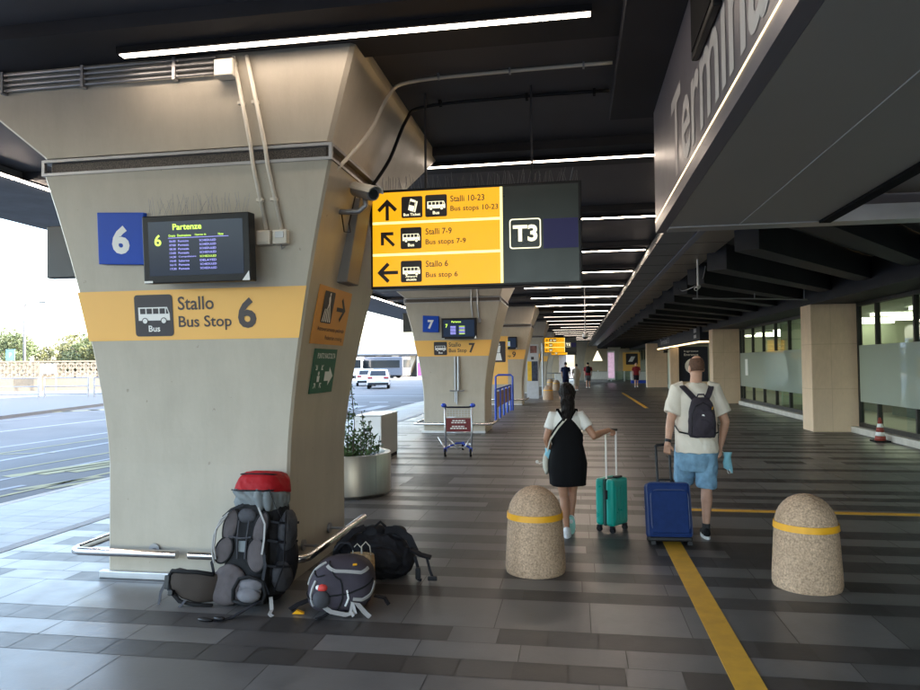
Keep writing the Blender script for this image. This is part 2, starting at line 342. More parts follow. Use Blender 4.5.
class Decal:
    """flat print on a sign: 2-D frame O + u*U + v*W, N = outward"""
    def __init__(s,O,U,W,N): s.O=Vector(O); s.U=Vector(U).normalized(); s.W=Vector(W).normalized(); s.N=Vector(N).normalized(); s.mb=MB()
    def P(s,u,v,l): return s.O+s.U*u+s.W*v+s.N*(l*.0015)
    def poly(s,pts,l,m): s.mb.use(m); s.mb.add([s.P(u,v,l) for u,v in pts],[tuple(range(len(pts)))]); return s
    def rect(s,u0,v0,u1,v1,l,m): return s.poly([(u0,v0),(u1,v0),(u1,v1),(u0,v1)],l,m)
    def rrect(s,u0,v0,u1,v1,r,l,m):
        p=[]
        for cx,cy,a0 in ((u1-r,v0+r,-90),(u1-r,v1-r,0),(u0+r,v1-r,90),(u0+r,v0+r,180)):
            for k in range(5): a=math.radians(a0+k*22.5); p.append((cx+r*math.cos(a),cy+r*math.sin(a)))
        return s.poly(p,l,m)
    def circ(s,u,v,r,l,m): return s.poly([(u+r*math.cos(2*PI*k/20),v+r*math.sin(2*PI*k/20)) for k in range(20)],l,m)
    def text(s,t,u0,v0,l,m,h=None,w=None,bold=0.,sp=1.):
        vs,fs,ar=text_geo(t,bold,sp)
        if h is None: h=w/ar
        if w is None: w=h*ar
        s.mb.use(m); s.mb.add([s.P(u0+a*w,v0+b*h,l) for a,b in vs],fs); return s
    def arrow(s,cx,cy,sz,ang,l,m):
        a=math.radians(ang); c,sn=math.cos(a),math.sin(a)
        def R(p): return (cx+sz*(p[0]*c-p[1]*sn),cy+sz*(p[0]*sn+p[1]*c))
        s.poly([R(p) for p in [(-.5,-.08),(.28,-.08),(.28,.08),(-.5,.08)]],l,m)
        s.poly([R(p) for p in [(.5,0),(.02,.48),(-.10,.36),(.26,0)]],l+.3,m)
        s.poly([R(p) for p in [(.5,0),(.26,0),(-.10,-.36),(.02,-.48)]],l+.6,m); return s
    def bus(s,u0,v0,sz,l,bg,fg,word='Bus',word2=None):
        s.rrect(u0,v0,u0+sz,v0+sz,sz*.08,l,bg)
        e=sz/100.
        def q(pts,ll,m): s.poly([(u0+a*e,v0+b*e) for a,b in pts],ll,m)
        q([(10,38),(92,38),(92,54),(86,70),(10,70)],l+1,fg)
        for k in range(4): q([(15+k*17,54),(29+k*17,54),(29+k*17,67),(15+k*17,67)],l+2,bg)
        q([(83,54),(89,54),(85,66),(83,66)],l+2,bg)
        for cx in (27,76): s.circ(u0+cx*e,v0+37*e,8*e,l+2.4,bg); s.circ(u0+cx*e,v0+37*e,6*e,l+3,fg)
        if word2: s.text(word,u0+22*e,v0+20*e,l+1,fg,h=11*e,w=56*e,bold=.02); s.text(word2,u0+26*e,v0+7*e,l+1,fg,h=11*e,w=48*e,bold=.02)
        else: s.text(word,u0+35*e if len(word)<5 else u0+12*e,v0+11*e,l+1,fg,h=15*e,w=(30 if len(word)<5 else 76)*e,bold=.02)
        return s
    def ticket(s,u0,v0,sz,l,bg,fg,word):
        e=sz/100.; s.rrect(u0,v0,u0+sz,v0+sz,sz*.08,l,bg)
        for (dx,dy,ll,m) in ((6,-3,1,fg),(0,0,2,bg),(-2,1,3,fg)):
            s.poly([(u0+(a+dx)*e,v0+(b+dy)*e) for a,b in [(34,36),(60,28),(72,78),(46,88)]],l+ll,m)
        s.poly([(u0+a*e,v0+b*e) for a,b in [(38,60),(62,53),(66,70),(43,77)]],l+4,bg)
        s.text(word,u0+10*e,v0+9*e,l+1,fg,h=13*e,w=80*e,bold=.02); return s
    def build(s,name,parent=None): return s.mb.build(name,None,parent,fix=False)

def tag(o,label,cat,group=None,kind=None):
    if label: o['label']=label
    if cat: o['category']=cat
    if group: o['group']=group
    if kind: o['kind']=kind
    return o
def thing(name,label,cat,loc=(0,0,0),rz=0,group=None):
    o=bpy.data.objects.new(name,None); o.empty_display_size=.1; COL.objects.link(o); o.location=loc; o.rotation_euler=(0,0,rz)
    return tag(o,label,cat,group)
def struct(name,mb,m=None,**k):
    o=mb.build(name,m,**k); o['kind']='structure'; return o
def dup(r,loc,label=None,rz=None,keep=None):
    c=r.copy(); COL.objects.link(c); c.location=loc
    if label: c['label']=label
    if rz is not None: c.rotation_euler=(0,0,rz)
    for ch in [o for o in COL.objects if o.parent==r]:
        if keep and not keep(ch): continue
        d=ch.copy(); COL.objects.link(d); d.parent=c
        for g in [o for o in COL.objects if o.parent==ch]:
            e=g.copy(); COL.objects.link(e); e.parent=d
    return c
ORD=['nearest','second','third','fourth','fifth','sixth','seventh','eighth','ninth','tenth','eleventh','twelfth','thirteenth','fourteenth','fifteenth','sixteenth','seventeenth','eighteenth','nineteenth','twentieth','twenty-first','twenty-second','twenty-third']

# ------------------------------------------------------------------ camera
Fp=700.
dy=V(115.5,-19,-Fp).normalized(); up=V(-.015,1,0); dz=(up-dy*up.dot(dy)).normalized(); dx=dy.cross(dz)
camd=bpy.data.cameras.new('camera'); cam=bpy.data.objects.new('camera',camd); COL.objects.link(cam)
R=Matrix((dx,dy,dz)); cam.matrix_world=Matrix.Translation((0,0,1.65))@R.to_4x4()
camd.sensor_width=36; camd.lens=Fp/920*36; camd.clip_end=1500; camd.clip_start=.05
S.camera=cam

# ------------------------------------------------------------------ world, sun, view
w=bpy.data.worlds.new('World'); S.world=w; w.use_nodes=True
nt=w.node_tree; bg=nt.nodes['Background']; sky=nt.nodes.new('ShaderNodeTexSky'); sky.sky_type='NISHITA'; sky.sun_disc=False
SUN_EL=math.radians(26); SUN_AZ=math.radians(82)     # clockwise from +Y (north): from the terminal side
sky.sun_elevation=SUN_EL; sky.sun_rotation=SUN_AZ; sky.air_density=1.0; sky.dust_density=3.0; sky.ozone_density=.4
nt.links.new(sky.outputs[0],bg.inputs['Color']); bg.inputs['Strength'].default_value=.15
sd=bpy.data.lights.new('sun','SUN'); sd.energy=2.2; sd.angle=math.radians(.5); sd.color=(1,.95,.88)
so=bpy.data.objects.new('sun',sd); COL.objects.link(so); so.location=(40,-20,60)
sdir=V(math.sin(SUN_AZ)*math.cos(SUN_EL),math.cos(SUN_AZ)*math.cos(SUN_EL),math.sin(SUN_EL))
so.rotation_euler=sdir.to_track_quat('Z','Y').to_euler()
S.view_settings.view_transform='Standard'; S.view_settings.look='None'; S.view_settings.gamma=1; S.view_settings.use_curve_mapping=False
S.view_settings.exposure=3.65
S.render.engine='CYCLES'
S.cycles.use_denoising=True
S.cycles.max_bounces=10; S.cycles.diffuse_bounces=6; S.cycles.glossy_bounces=4; S.cycles.transparent_max_bounces=12
S.cycles.sample_clamp_indirect=8

# ------------------------------------------------------------------ ground, floor, road
KX=-6.9
g=MB()
g.box(-400,-60,-.30,KX-.15,420,-.13); struct('road',g,M['asphalt'])
g=MB(); g.box(-500,-100,-.8,500,500,-.32); struct('ground',g,M['pave_light'])
g=MB(); g.box(KX,-14,-.29,7.2,84,-.006); struct('floor_base',g,M['grout'])
g=MB(); g.box(KX-.15,-14,-.29,KX-.003,84,.0); struct('kerb',g,M['terrazzo'],bevel=.01)
# tile rows across the platform
tl=MB(); tp=MB(); td=MB()
rows=[]
yy=3.71
for h,d in [(.22,1),(.24,0),(.24,1),(.55,0),(.22,1),(.26,0)]: rows.append((yy,yy+h,d)); yy+=h
rnd=random.Random(3); d=1
while yy<82:
    h=rnd.choice([.22,.24,.26,.3]) if d else rnd.choice([.24,.26,.3,.55]); rows.append((yy,yy+h,d)); yy+=h
    if rnd.random()<.88: d=1-d
yy=3.71; d=0
while yy>-6:
    h=rnd.choice([.22,.24]) if d else rnd.choice([.24,.26,.55]); rows.append((yy-h,yy,d)); yy-=h; d=1-d
for y0,y1,d in rows:
    x=-5.14-rnd.random()*.3; G=.0028
    wd=rnd.choice([.3,.3,.6,.6]) if d else rnd.choice([.6,.6,.9])
    if y0>35: wd*=2
    while x<6.3:
        b=tl if not d else td
        if rnd.random()<.05: b=td if not d else tl
        b.add([(max(x,-5.13)+G,y0+G,0),(min(x+wd,6.3)-G,y0+G,0),(min(x+wd,6.3)-G,y1-G,0),(max(x,-5.13)+G,y1-G,0)],[(0,1,2,3)]); x+=wd
    x=KX+.003
    while x<-5.28:
        x2=min(x+.6,-5.27); tp.add([(x+G,y0+G,0),(x2-G,y0+G,0),(x2-G,y1-G,0),(x+G,y1-G,0)],[(0,1,2,3)]); x=x2
struct('floor_tiles_light',tl,M['tile_light'],fix=False); struct('floor_tiles_dark',td,M['tile_dark'],fix=False); struct('pavement_tiles',tp,M['tile_pale'],fix=False)
g=MB(); g.box(-5.265,-6,-.004,-5.145,80,.001); struct('white_line',g,M['white_line'])
g=MB(); g.box(.77,-5,.0005,.93,8.28,.004); struct('yellow_lane_line',g,M['yellow_paint'])
g=MB(); g.box(.932,8.16,.0005,6.3,8.28,.004); struct('yellow_cross_line',g,M['yellow_paint'])
g=MB(); g.box(2.50,26.6,.0005,2.64,40.2,.004); struct('yellow_far_line',g,M['yellow_paint'])
# far pavement beyond the road, road paint
def strip(mb,a,b,wd,z=-.126):
    a=V(*a,z); b=V(*b,z); n=(b-a).cross(Z_).normalized()*wd/2
    mb.quad(a-n,b-n,b+n,a+n)
g=MB(); g.prism([(-20.3,-20,-.13),(-20.4,22,-.13),(-22.6,31,-.13),(-24.5,40,-.13),(-30,58,-.13),(-400,180,-.13),(-400,-20,-.13)],(0,0,.12)); struct('far_pavement',g,M['pave_light'])
g=MB()
for a,b,wd in [((-16.4,12),(-16.2,36),.16),((-11.2,4),(-11.0,30),.14),((-9.4,2),(-8.9,20),.10),((-8.75,6),(-8.4,9.6),.12),((-13.4,6),(-12.6,24),.14),((-7.9,12),(-7.6,30),.12),((-19.6,10),(-19.9,24),.12)]: strip(g,a,b,wd)
for i in range(13): strip(g,(-7.4-i*1.05,27.2),(-7.4-i*1.05,30.4),.55)
for i in range(9): strip(g,(-8.4-i*1.6,33.2),(-7.5-i*1.6,33.4),.5)
strip(g,(-8,40),(-40,44),.3); strip(g,(-10,60),(-36,66),.3)
struct('white_road_markings',g,M['white_line'],fix=False)
g=MB()
for a,b,wd in [((-10.3,7),(-9.7,14.5),.1),((-8.1,6.5),(-7.75,14),.1),((-13.3,12.5),(-11,13.4),.1),((-12.2,12),(-11.6,20),.1)]: strip(g,a,b,wd,-.1245)
for i in range(3): strip(g,(-9.35+i*.35,10.3+i*.3),(-8.75+i*.3,12.4+i*.3),.32,-.1245)
for i in range(3): strip(g,(-8.2+i*.4,9.2+i*.15),(-7.75+i*.35,10.5+i*.2),.18,-.1245)
for i in range(4): strip(g,(-21.9+i*.6,25.4+i*.9),(-21.0+i*.55,26.6+i*.9),.5,-.009 if False else -.1245)
struct('yellow_road_markings',g,M['yellow_line'],fix=False)
# platform kerb on the terminal side
g=MB(); g.box(6.303,-6,-.006,6.75,29.0,.14); struct('facade_kerb',g,M['terrazzo'],bevel=.015)
g=MB(); g.box(6.303,30.6,-.006,6.75,78,.14); struct('facade_kerb.001',g,M['terrazzo'],bevel=.015)

# ------------------------------------------------------------------ ceiling
LY=[4.63+3.31*k for k in range(22)]
g=MB(); g.box(-6.75,-3.5,4.10,1.6,80,4.5); 
ceil=struct('ceiling',g,M['ceiling_panel'])
for k,y in enumerate([LY[0]-3.31*2,LY[0]-3.31]+LY):
    b=MB(); b.box(-6.75,y-.30,4.0,1.5,y+.45,4.099); b.build('beam',M['ceiling_dark'],ceil)
g=MB(); g.box(-8.7,-3.5,3.98,-6.752,80,4.15); g.box(-8.7,-3.5,4.15,-6.752,80,5.0); struct('deck_edge',g,M['deck_grey'])
g=MB(); g.box(-8.75,-3.5,5.0,7.0,80,5.15); struct('upper_deck',g,M['deck_grey'])
# dropped duct beside the terminal sign
g=MB(); g.box(.34,-3.5,3.88,.76,6.5,3.998); struct('ceiling_duct',g,M['ceiling_dark'],bevel=.006)
# gutter box running down the hall
g=MB()
g.use(M['gutter_grey']).prism([(1.27,6.55,3.5),(1.72,6.55,3.5),(1.72,6.55,4.0),(1.5,6.55,4.0)],(0,73,0))
g.use(M['gutter_strip']).box(1.722,6.55,3.48,1.82,79.5,3.9)
g.use(M['gutter_warm']).box(1.822,6.55,3.5,2.34,79.5,3.9)
g.use(M['black_matte'])
for k in range(60):
    y=7.6+k*1.2; g.box(1.25,y,3.4975,1.72,y+.014,3.51); g.box(1.822,y,3.4975,2.345,y+.014,3.51)
struct('gutter_casing',g)
# right hand ceiling: diagonal dark beams
g=MB(); g.box(2.342,6.45,3.62,6.9,80,4.0); ceil_r=struct('side_ceiling',g,M['ceiling_side'])
u=V(.59,.81,0)
for k in range(36):
    y0=6.0+k*2.08
    a=V(2.36,y0,0); b=a+u*((5.78-2.36)/u.x); n=V(-u.y,u.x,0)*.17
    y1=b.y
    if b.y>80: break
    m=MB(); 
    sec=[]
    for p in (a,b-u*.45,b): sec.append(p)
    zb=[3.2,3.2,3.5]
    m.loft([[V(p.x-n.x,p.y-n.y,zb[i]),V(p.x+n.x,p.y+n.y,zb[i]),V(p.x+n.x,p.y+n.y,3.619),V(p.x-n.x,p.y-n.y,3.619)] for i,p in enumerate(sec)])
    m.build('beam',M['ceiling_dark'],ceil_r)
g=MB(); g.box(5.5,6.45,3.001,7.0,80,3.6); struct('facade_lintel',g,M['ceiling_dark'])
# LED strips
root=None
def led(y,x0,x1,label,m='led'):
    t=thing('ceiling_light',label,'strip light',((x0+x1)/2,y,4.0),0,'white LED strips across the ceiling')
    h=(x1-x0)/2; b=MB(); b.box(-h,-.05,-.045,h,.05,-.001); b.build('housing',M['black_matte'],t)
    b=MB(); b.box(-h+.01,-.03,-.0485,h-.01,.03,-.0455); b.build('diffuser',M[m],t); return t
ends={0:(-3.28,.14),1:(-1.72,1.3),2:(-1.7,1.42)}
for k,y in enumerate(LY):
    if y>70: break
    x0,x1=ends.get(k,(-1.5 if k%4 else -.9,1.44))
    lab={0:'bright white LED strip light hanging nearest, above the bus stop 6 column',1:'white LED strip light running from the bus stop 6 column behind the terminal sign',2:'white LED strip light third from the camera, just right of the yellow direction sign'}.get(k,'white LED ceiling strip light, %s in the row counted from the camera'%ORD[k])
    led(y,x0,x1,lab,'led_near' if k<2 else 'led' if k<9 else 'led_far')
t=thing('edge_light','thin white LED line along the outer ceiling edge above the road','strip light',(-6.72,5,3.99))
b=MB(); b.box(-.014,-8,-.02,.014,60,0); b.build('diffuser',M['led'],t)
b=MB(); b.box(-.05,-8,-.001,.05,60,.01); b.build('housing',M['black_matte'],t)

# ------------------------------------------------------------------ terminal building (facade shell, upper storeys shade the road)
tb=thing('terminal_building','tall pale terminal building with glazed ground floor right of the platform','building',(6.6,30,0))
b=MB(); b.box(.5,-60,5.16,22,60,19); b.build('wall',M['terminal_wall'],tb)
b=MB(); b.box(.0,-60,19.003,22.5,60,19.4); b.build('roof',M['terminal_wall'],tb)
b=MB(); b.box(6.0,-36,0,6.2,48,3.0); b.build('back_wall',M['room_green'],tb)
b=MB(); b.box(.16,-36,.0,6.0,48,.06); b.build('room_floor',M['room_floor'],tb)
b=MB(); b.box(.45,-36,3.08,6.2,48,3.2); b.build('room_ceiling',M['white'],tb)
for y in (-35,-12.8,-2.3,11,23): 
    b=MB(); b.box(1.0,y,.06,6.0,y+.15,3.07); b.build('partition',M['room_green'],tb)
for y in [-16.5,-14.6,-12,-10,-7.5,-5,-3,-.5,3,6,9,14,18]:
    b=MB(); b.box(2.2,y,3.0,4.6,y+.35,3.07); b.build('room_lamp',M['room_lamp'],tb)
for y in (-16,-13.5,-9,-6.5,-4):
    b=MB(); b.box(2.6,y,.06,3.3,y+1.5,.8); b.box(2.8,y+.3,.8,3.0,y+1.0,1.25); b.build('desk',M['short_grey'],tb)
def glazing(y0,y1,label,step=1.5):
    t=thing('glass_facade',label,'glass wall',(6.5,y0,.14),0,'glazed bays between the concrete pillars')
    L=y1-y0; b=MB(); y=0.
    ys=[0.]
    while ys[-1]+step<L-.4: ys.append(ys[-1]+step)
    ys.append(L)
    for y in ys: 
        m=MB(); m.box(-.045,y-.03,0,.055,y+.03,2.86); m.build('mullion',M['mullion'],t)
    m=MB(); m.box(-.05,0,0,.06,L,.10); m.build('bottom_rail',M['mullion'],t)
    m=MB(); m.box(-.05,0,2.78,.06,L,2.86); m.build('top_rail',M['mullion'],t)
    for i in range(len(ys)-1):
        m=MB(); m.box(-.004,ys[i]+.03,.10,.004,ys[i+1]-.03,2.78); m.build('pane',M['glass_green'],t)
    m=MB(); m.box(-.056,.12,.58,-.048,L-.12,1.87); m.build('frosted_film',M['film'],t)
    return t
glazing(6.0,17.5,'green glass wall with frosted band nearest, right of the first concrete pillar',1.75)
glazing(18.35,29.3,'green glass wall with frosted band between the first and second concrete pillars',1.5)
glazing(52.0,76,'far green glass wall past the entrance canopy',2.4)
# notice on the far bay
t=thing('notice','white paper notice stuck on the frosted glass beside the second pillar','notice',(6.43,28.1,1.15)); b=MB(); b.box(-.006,-.2,0,0,.2,.62); b.build('sheet',M['white'],t)
# pillars
def pillar(y,label,x0=5.48,x1=6.6):
    t=thing('concrete_pillar',label,'pillar',((x0+x1)/2,y,0),0,'beige concrete pillars by the terminal')
    h=(x1-x0)/2; b=MB(); b.box(-h,0,0,h,.75,3.0); b.build('shaft',M['raw_concrete'],t,bevel=.015)
    m=MB()
    for z in (1.0,2.05): m.box(-h-.001,-.0015,z,h+.001,.752,z+.012)
    for xx in (-.13,): m.box(xx,-.0016,0,xx+.008,.01,2.99)
    m.build('joint',M['raw_joint'],t); return t
pillar(17.6,'wide beige concrete pillar nearest, between the two glass walls beside the cone')
pillar(29.6,'beige concrete pillar to the right of the man, beside the entrance canopy')
pillar(49.2,'farthest beige concrete pillar on the right, beyond the entrance canopy',4.8,6.15)

# ------------------------------------------------------------------ terminal sign box over the passage
t=thing('terminal_sign_box','large grey overhead sign box reading Terminal 3 in pale letters','sign',(0,0,0))
b=MB(); b.use(M['term_face']).box(.72,-3.5,2.9,.80,6.38,3.879); b.box(.80,6.30,2.9,5.4,6.38,3.99); b.build('face_panel',None,t)
b=MB(); b.box(.72,-3.5,2.80,.80,6.38,2.897); b.build('lower_trim',M['term_face'],t)
b=MB(); b.box(.802,-3.5,2.80,1.36,6.1,2.87); b.box(1.366,-3.5,2.80,1.98,6.1,2.87); b.box(1.36,-3.5,2.815,1.366,6.1,2.86); b.build('soffit',M['soffit'],t)
b=MB(); b.box(1.361,-3.5,2.796,1.366,6.1,2.7995); b.build('painted_joint_glint',M['white'],t)  # white strip stands in for the bright line of light along the joint
b=MB(); b.box(1.983,-3.5,2.78,2.07,6.1,3.0); b.build('edge_strip',M['black_matte'],t)
b=MB(); b.box(2.073,-3.5,3.0,5.4,6.1,3.06); b.build('upper_soffit',M['gutter_warm'],t)
b=MB(); b.box(.802,6.103,2.79,5.4,6.298,2.92); b.build('end_fascia',M['alum'],t)
b=MB(); b.box(.7165,-3.5,2.8945,.7195,6.38,2.9025); b.build('light_strip',M['led_warm'],t)
b=MB(); b.box(.66,-6,2.79,.9,6.2,2.797) if False else None
D=Decal((.718,5.25,2.95),(0,-1,0),(0,0,1),(-1,0,0)); D.text('Terminal 3',0,.0,1,M['term_letter'],h=.60,w=3.3,bold=.014); D.build('lettering',t)
t=thing('wall_speaker','black mesh speaker grille fixed on the Terminal sign box','speaker',(.70,3.8,3.36))
b=MB(); b.box(-.025,-.34,0,.016,.30,.5); b.build('casing',M['black'],t,bevel=.01); b=MB(); b.box(-.03,-.3,.04,-.0255,.26,.46); b.build('grille',M['black_matte'],t)
# ------------------------------------------------------------------ bus stop columns
CX0=-2.935; HW=.765; DEP=1.3
def fl(z): return 0 if z<.9 else .128*(z-.9)**1.45
def dfl(z): return 0 if z<.9 else .128*1.45*(z-.9)**.45
ZS=[0,.9,1.1,1.3,1.5,1.7,1.9,2.1,2.3,2.5,2.7,2.9,3.17]
def rect_ring(x0,x1,y0,y1,z,c=.02): return [V(x0+c,y0,z),V(x1-c,y0,z),V(x1,y0+c,z),V(x1,y1-c,z),V(x1-c,y1,z),V(x0+c,y1,z),V(x0,y1-c,z),V(x0,y0+c,z)]
def col_rect(z): f=fl(z); return (-HW-f,HW+f,-.5*f,DEP+1.0*f)
def make_column(label):
    t=thing('bus_stop_column',label,'column',(CX0,5.09,0),0,'flared concrete columns along the bus stops')
    b=MB(); b.loft([rect_ring(*col_rect(z),z) for z in ZS]); b.build('shaft',M['concrete_paint'],t,fix=True)
    # vent band
    x0,x1,y0,y1=col_rect(3.17)
    b=MB(); b.loft([rect_ring(x0+.03,x1-.03,y0+.03,y1-.03,z) for z in (3.171,3.30)]); b.build('vent_mesh',M['perf'],t)
    b=MB()
    for z in (3.17,3.275): b.loft([rect_ring(x0-.012,x1+.012,y0-.012,y1+.012,z),rect_ring(x0-.012,x1+.012,y0-.012,y1+.012,z+.022)])
    for xx in (x0-.011,x1-.014): 
        b.box(xx,y0-.011,3.172,xx+.025,y0+.02,3.296); b.box(xx,y1-.02,3.172,xx+.025,y1+.011,3.296)
    b.build('vent_frame',M['galv'],t)
    # capital
    b=MB(); rr=[]
    for z,s in ((3.31,0),(3.33,.02),(4.0,1),(4.099,1.0)):
        rr.append(rect_ring(x0-.0-.85*s,x1+.20*s,y0-.05*s,y1+1.05*s,z,.03))
    b.loft(rr); b.build('capital',M['concrete_paint'],t)
    # bottom plinth
    b=MB(); b.box(-HW-.04,-.05,0,HW+.005,-.002,.055); b.build('base_plate',M['alum'],t,bevel=.005)
    b=MB(); b.box(-.80*HW,-.0045,.60,-.80*HW+.004,-.001,.61)
    return t
c0=make_column('large flared beige concrete column in the foreground with bus stop 6 signs')
CY=[5.09,16.87,28.65,40.4,52.2,64.0]
LC=[None,'second flared concrete column carrying bus stop 7 signs behind the luggage trolley','third flared concrete column carrying the bus stop 9 band','fourth flared concrete column past the poster totem','fifth flared concrete column beyond the first far yellow sign','last flared concrete column at the far end of the row']
for k in range(1,6): dup(c0,(CX0,CY[k],0),LC[k])

def band(cy,num,label,word):
    """orange vinyl band wrapped on the front of the shaft"""
    t=thing('stop_sign',label,'stop sign',(CX0,cy,1.87),0,'orange bus stop bands on the columns')
    b=MB(); rows=[]
    for i in range(7):
        z=1.87+.39*i/6; x0,x1,y0,_=col_rect(z); y=y0-.004
        rows.append([V(x0+.0-.003,y,z-1.87),V(x1-.015,y,z-1.87)])
    b.grid(rows); b.build('band',M['orange_sign'],t,fix=False)
    zc=2.065; s=-.5*dfl(zc); W=V(0,s,1).normalized(); N=V(0,-1,s).normalized()
    x0,x1,y0,_=col_rect(zc)
    D=Decal((0,y0-.006,zc-1.87),X_,W,N)
    D.bus(-.475,-.165,.325,1,M['dark_pict'],M['white']); D.build('pictogram',t)
    D=Decal((0,y0-.006,zc-1.87),X_,W,N)
    D.text('Stallo',-.105,.035,1,M['brown_text'],h=.105,w=.30,bold=.012); D.text(word,-.105,-.125,1,M['brown_text'],h=.115,w=.44,bold=.012)
    D.text(num,.39,-.115,1,M['brown_text'],h=.235,w=.15,bold=.03); D.build('lettering',t); return t
band(5.09,'6','wide orange band with bus pictogram reading Stallo Bus Stop 6','Bus Stop')
band(16.87,'7','orange band reading Stallo Bus Stop 7 on the second column','Bus Stop')
band(28.65,'9','orange band with number 9 on the third column','Bus Stop')
for k,n in ((3,'10'),(4,'11')):
    band(CY[k],n,'small distant orange band on the %s column'%('fourth','fifth')[k-3],'Bus Stop')
def plate(cy,num,label):
    t=thing('number_plate',label,'number plate',(-3.465,cy-.17,2.66),0,'blue stop number plates')
    b=MB(); b.box(-.2,-.015,-.2,.2,.08,.2); b.build('panel',M['blue_plate'],t,bevel=.006)
    D=Decal((0,-.016,0),X_,Z_,-Y_); D.text(num,-.075,-.12,1,M['white'],h=.22,w=.15,bold=.045); D.build('numeral',t)
    t.rotation_euler=(math.radians(7),math.radians(2.5),0); return t
plate(5.09,'6','square blue plate with white numeral 6, left of the departures screen')
plate(16.87,'7','square blue plate with white numeral 7 on the second column')
def monitor(cy,num,label,full):
    t=thing('departure_screen',label,'screen',(-2.745,cy-.33,2.28),0,'departure screens on the columns')
    b=MB(); b.box(-.425,0,0,.425,.10,.50); b.build('casing',M['black'],t,bevel=.008)
    b=MB(); b.box(-.3,.10,.1,.3,.2,.4); b.build('rear_housing',M['black_matte'],t,bevel=.02)
    b=MB(); b.box(-.05,.2,.18,.05,.32,.32); b.build('bracket',M['black'],t)
    b=MB(); b.box(-.375,-.002,.055,.375,.001,.455); b.build('screen',M['screen'],t)
    D=Decal((-.375,-.0025,.055),X_,Z_,-Y_)
    D.text('Partenze',.20,.335,1,M['screen_lime'],h=.045,w=.23,bold=.02); D.text(num,.05,.22,1,M['screen_lime'],h=.085,w=.055,bold=.02)
    if full:
        for s,u,wd in (('Orario',.165,.055),('Destinazione',.235,.11),('Operato da',.375,.09),('Note',.56,.04)): D.text(s,u,.285,1,M['screen_lime'],h=.017,w=wd,bold=.01)
        D.rect(.16,.275,.64,.278,1,M['screen_blue'])
        rw=[('06:00','Fiumicino','SCHEDULED'),('07:00','Pomezia','SCHEDULED'),('08:30','Pomezia','SCHEDULED'),('13:00','Pomezia','SCHEDULED'),('14:30','Campobasso','SCHEDULED'),('14:45','Salerno','DELAYED'),('16:15','Pomezia','SCHEDULED'),('17:30','Pomezia','SCHEDULED')]
        for i,(a,c,e) in enumerate(rw):
            v=.245-i*.029; D.text(a,.17,v,1,M['screen_blue'],h=.015,w=.05); D.text(c,.24,v,1,M['screen_blue'],h=.015,w=.085 if i!=4 else .14); D.text(e,.41,v,1,M['screen_lime'] if i==4 else M['screen_blue'],h=.015,w=.13)
    else:
        for i in range(7): D.rect(.17,.24-i*.03,.30,.252-i*.03,1,M['screen_blue']); D.rect(.38,.24-i*.03,.52,.252-i*.03,1,M['screen_lime'] if i%3==0 else M['screen_blue'])
    D.build('display_text',t)
    b=MB(); b.add([(.36,-.004,.005),(.42,-.004,.005),(.415,-.004,.075)],[(0,1,2)]); b.add([(-.42,-.004,.004),(-.35,-.004,.004),(-.35,-.004,.02),(-.42,-.004,.02)],[(0,1,2,3)]); b.build('sticker',M['white'],t,fix=False)
    t.rotation_euler=(math.radians(4),0,0); return t
monitor(5.09,'6','black departures screen headed Partenze tilted on the nearest column',True)
monitor(16.87,'7','small departures screen on the bus stop 7 column',False)
monitor(28.65,'9','distant departures screen above the orange band with number 9',False)
# bird spikes
def spikes(x0,x1,y,z,h,label,n):
    t=thing('bird_spikes',label,'bird spikes',((x0+x1)/2,y,z)); b=MB(); L=x1-x0; rn=random.Random(int(x0*100))
    b.box(-L/2,-.012,0,L/2,.012,.006)
    for i in range(n):
        x=-L/2+L*(i+.5)/n; a=rn.uniform(-.4,.4); c=rn.uniform(-.6,.6); hh=h*rn.uniform(.75,1.1)
        b.tube([(x,0,0),(x+hh*math.sin(a)*.7,hh*math.sin(c)*.8,hh*math.cos(a))],.0016,4)
    b.build('wires',M['galv'],t)
spikes(-3.17,-2.36,4.80,2.786,.15,'row of thin wire bird spikes along the top of the departures screen',46)
spikes(-1.75,.05,6.10,3.22,.13,'row of thin wire bird spikes along the top of the yellow direction sign',80)
# conduits down the front of the first column
def front_y(z):
    if z<=3.17: return 5.09+col_rect(z)[2]
    return 5.09+col_rect(3.17)[2]-.05*max(0,(z-3.33)/.67)
t=thing('cable_conduits','two pale conduits running down the front of the bus stop 6 column','conduit',(0,0,0))
for xs in ((-2.475,-2.27),(-2.37,-2.15)):
    b=MB(); b.tube([(xs[0],front_y(4)-.03,3.96),(xs[0]+(xs[1]-xs[0])*.55,front_y(3.3)-.035,3.3),(xs[0]+(xs[1]-xs[0])*.62,front_y(3.1)-.03,3.15),(xs[1],front_y(2.68)-.025,2.68)],.015,10); b.build('pipe',M['white_plastic'],t,smooth=True)
b=MB()
for x,z in ((-2.43,3.62),(-2.32,3.62),(-2.31,2.9),(-2.2,2.9)): b.obox((x,front_y(z)-.02,z),(.05,.035,.022))
b.build('clamp',M['white_plastic'],t)
t=thing('junction_box','larger white junction box high on the capital of the first column','junction box',(-2.53,front_y(3.85)-.045,3.86)); b=MB(); b.box(-.075,-.045,-.06,.075,.04,.07); b.build('casing',M['white_plastic'],t,bevel=.006); b=MB(); b.box(-.07,-.052,-.055,.07,-.0455,.065); b.build('lid',M['white_plastic'],t,bevel=.003)
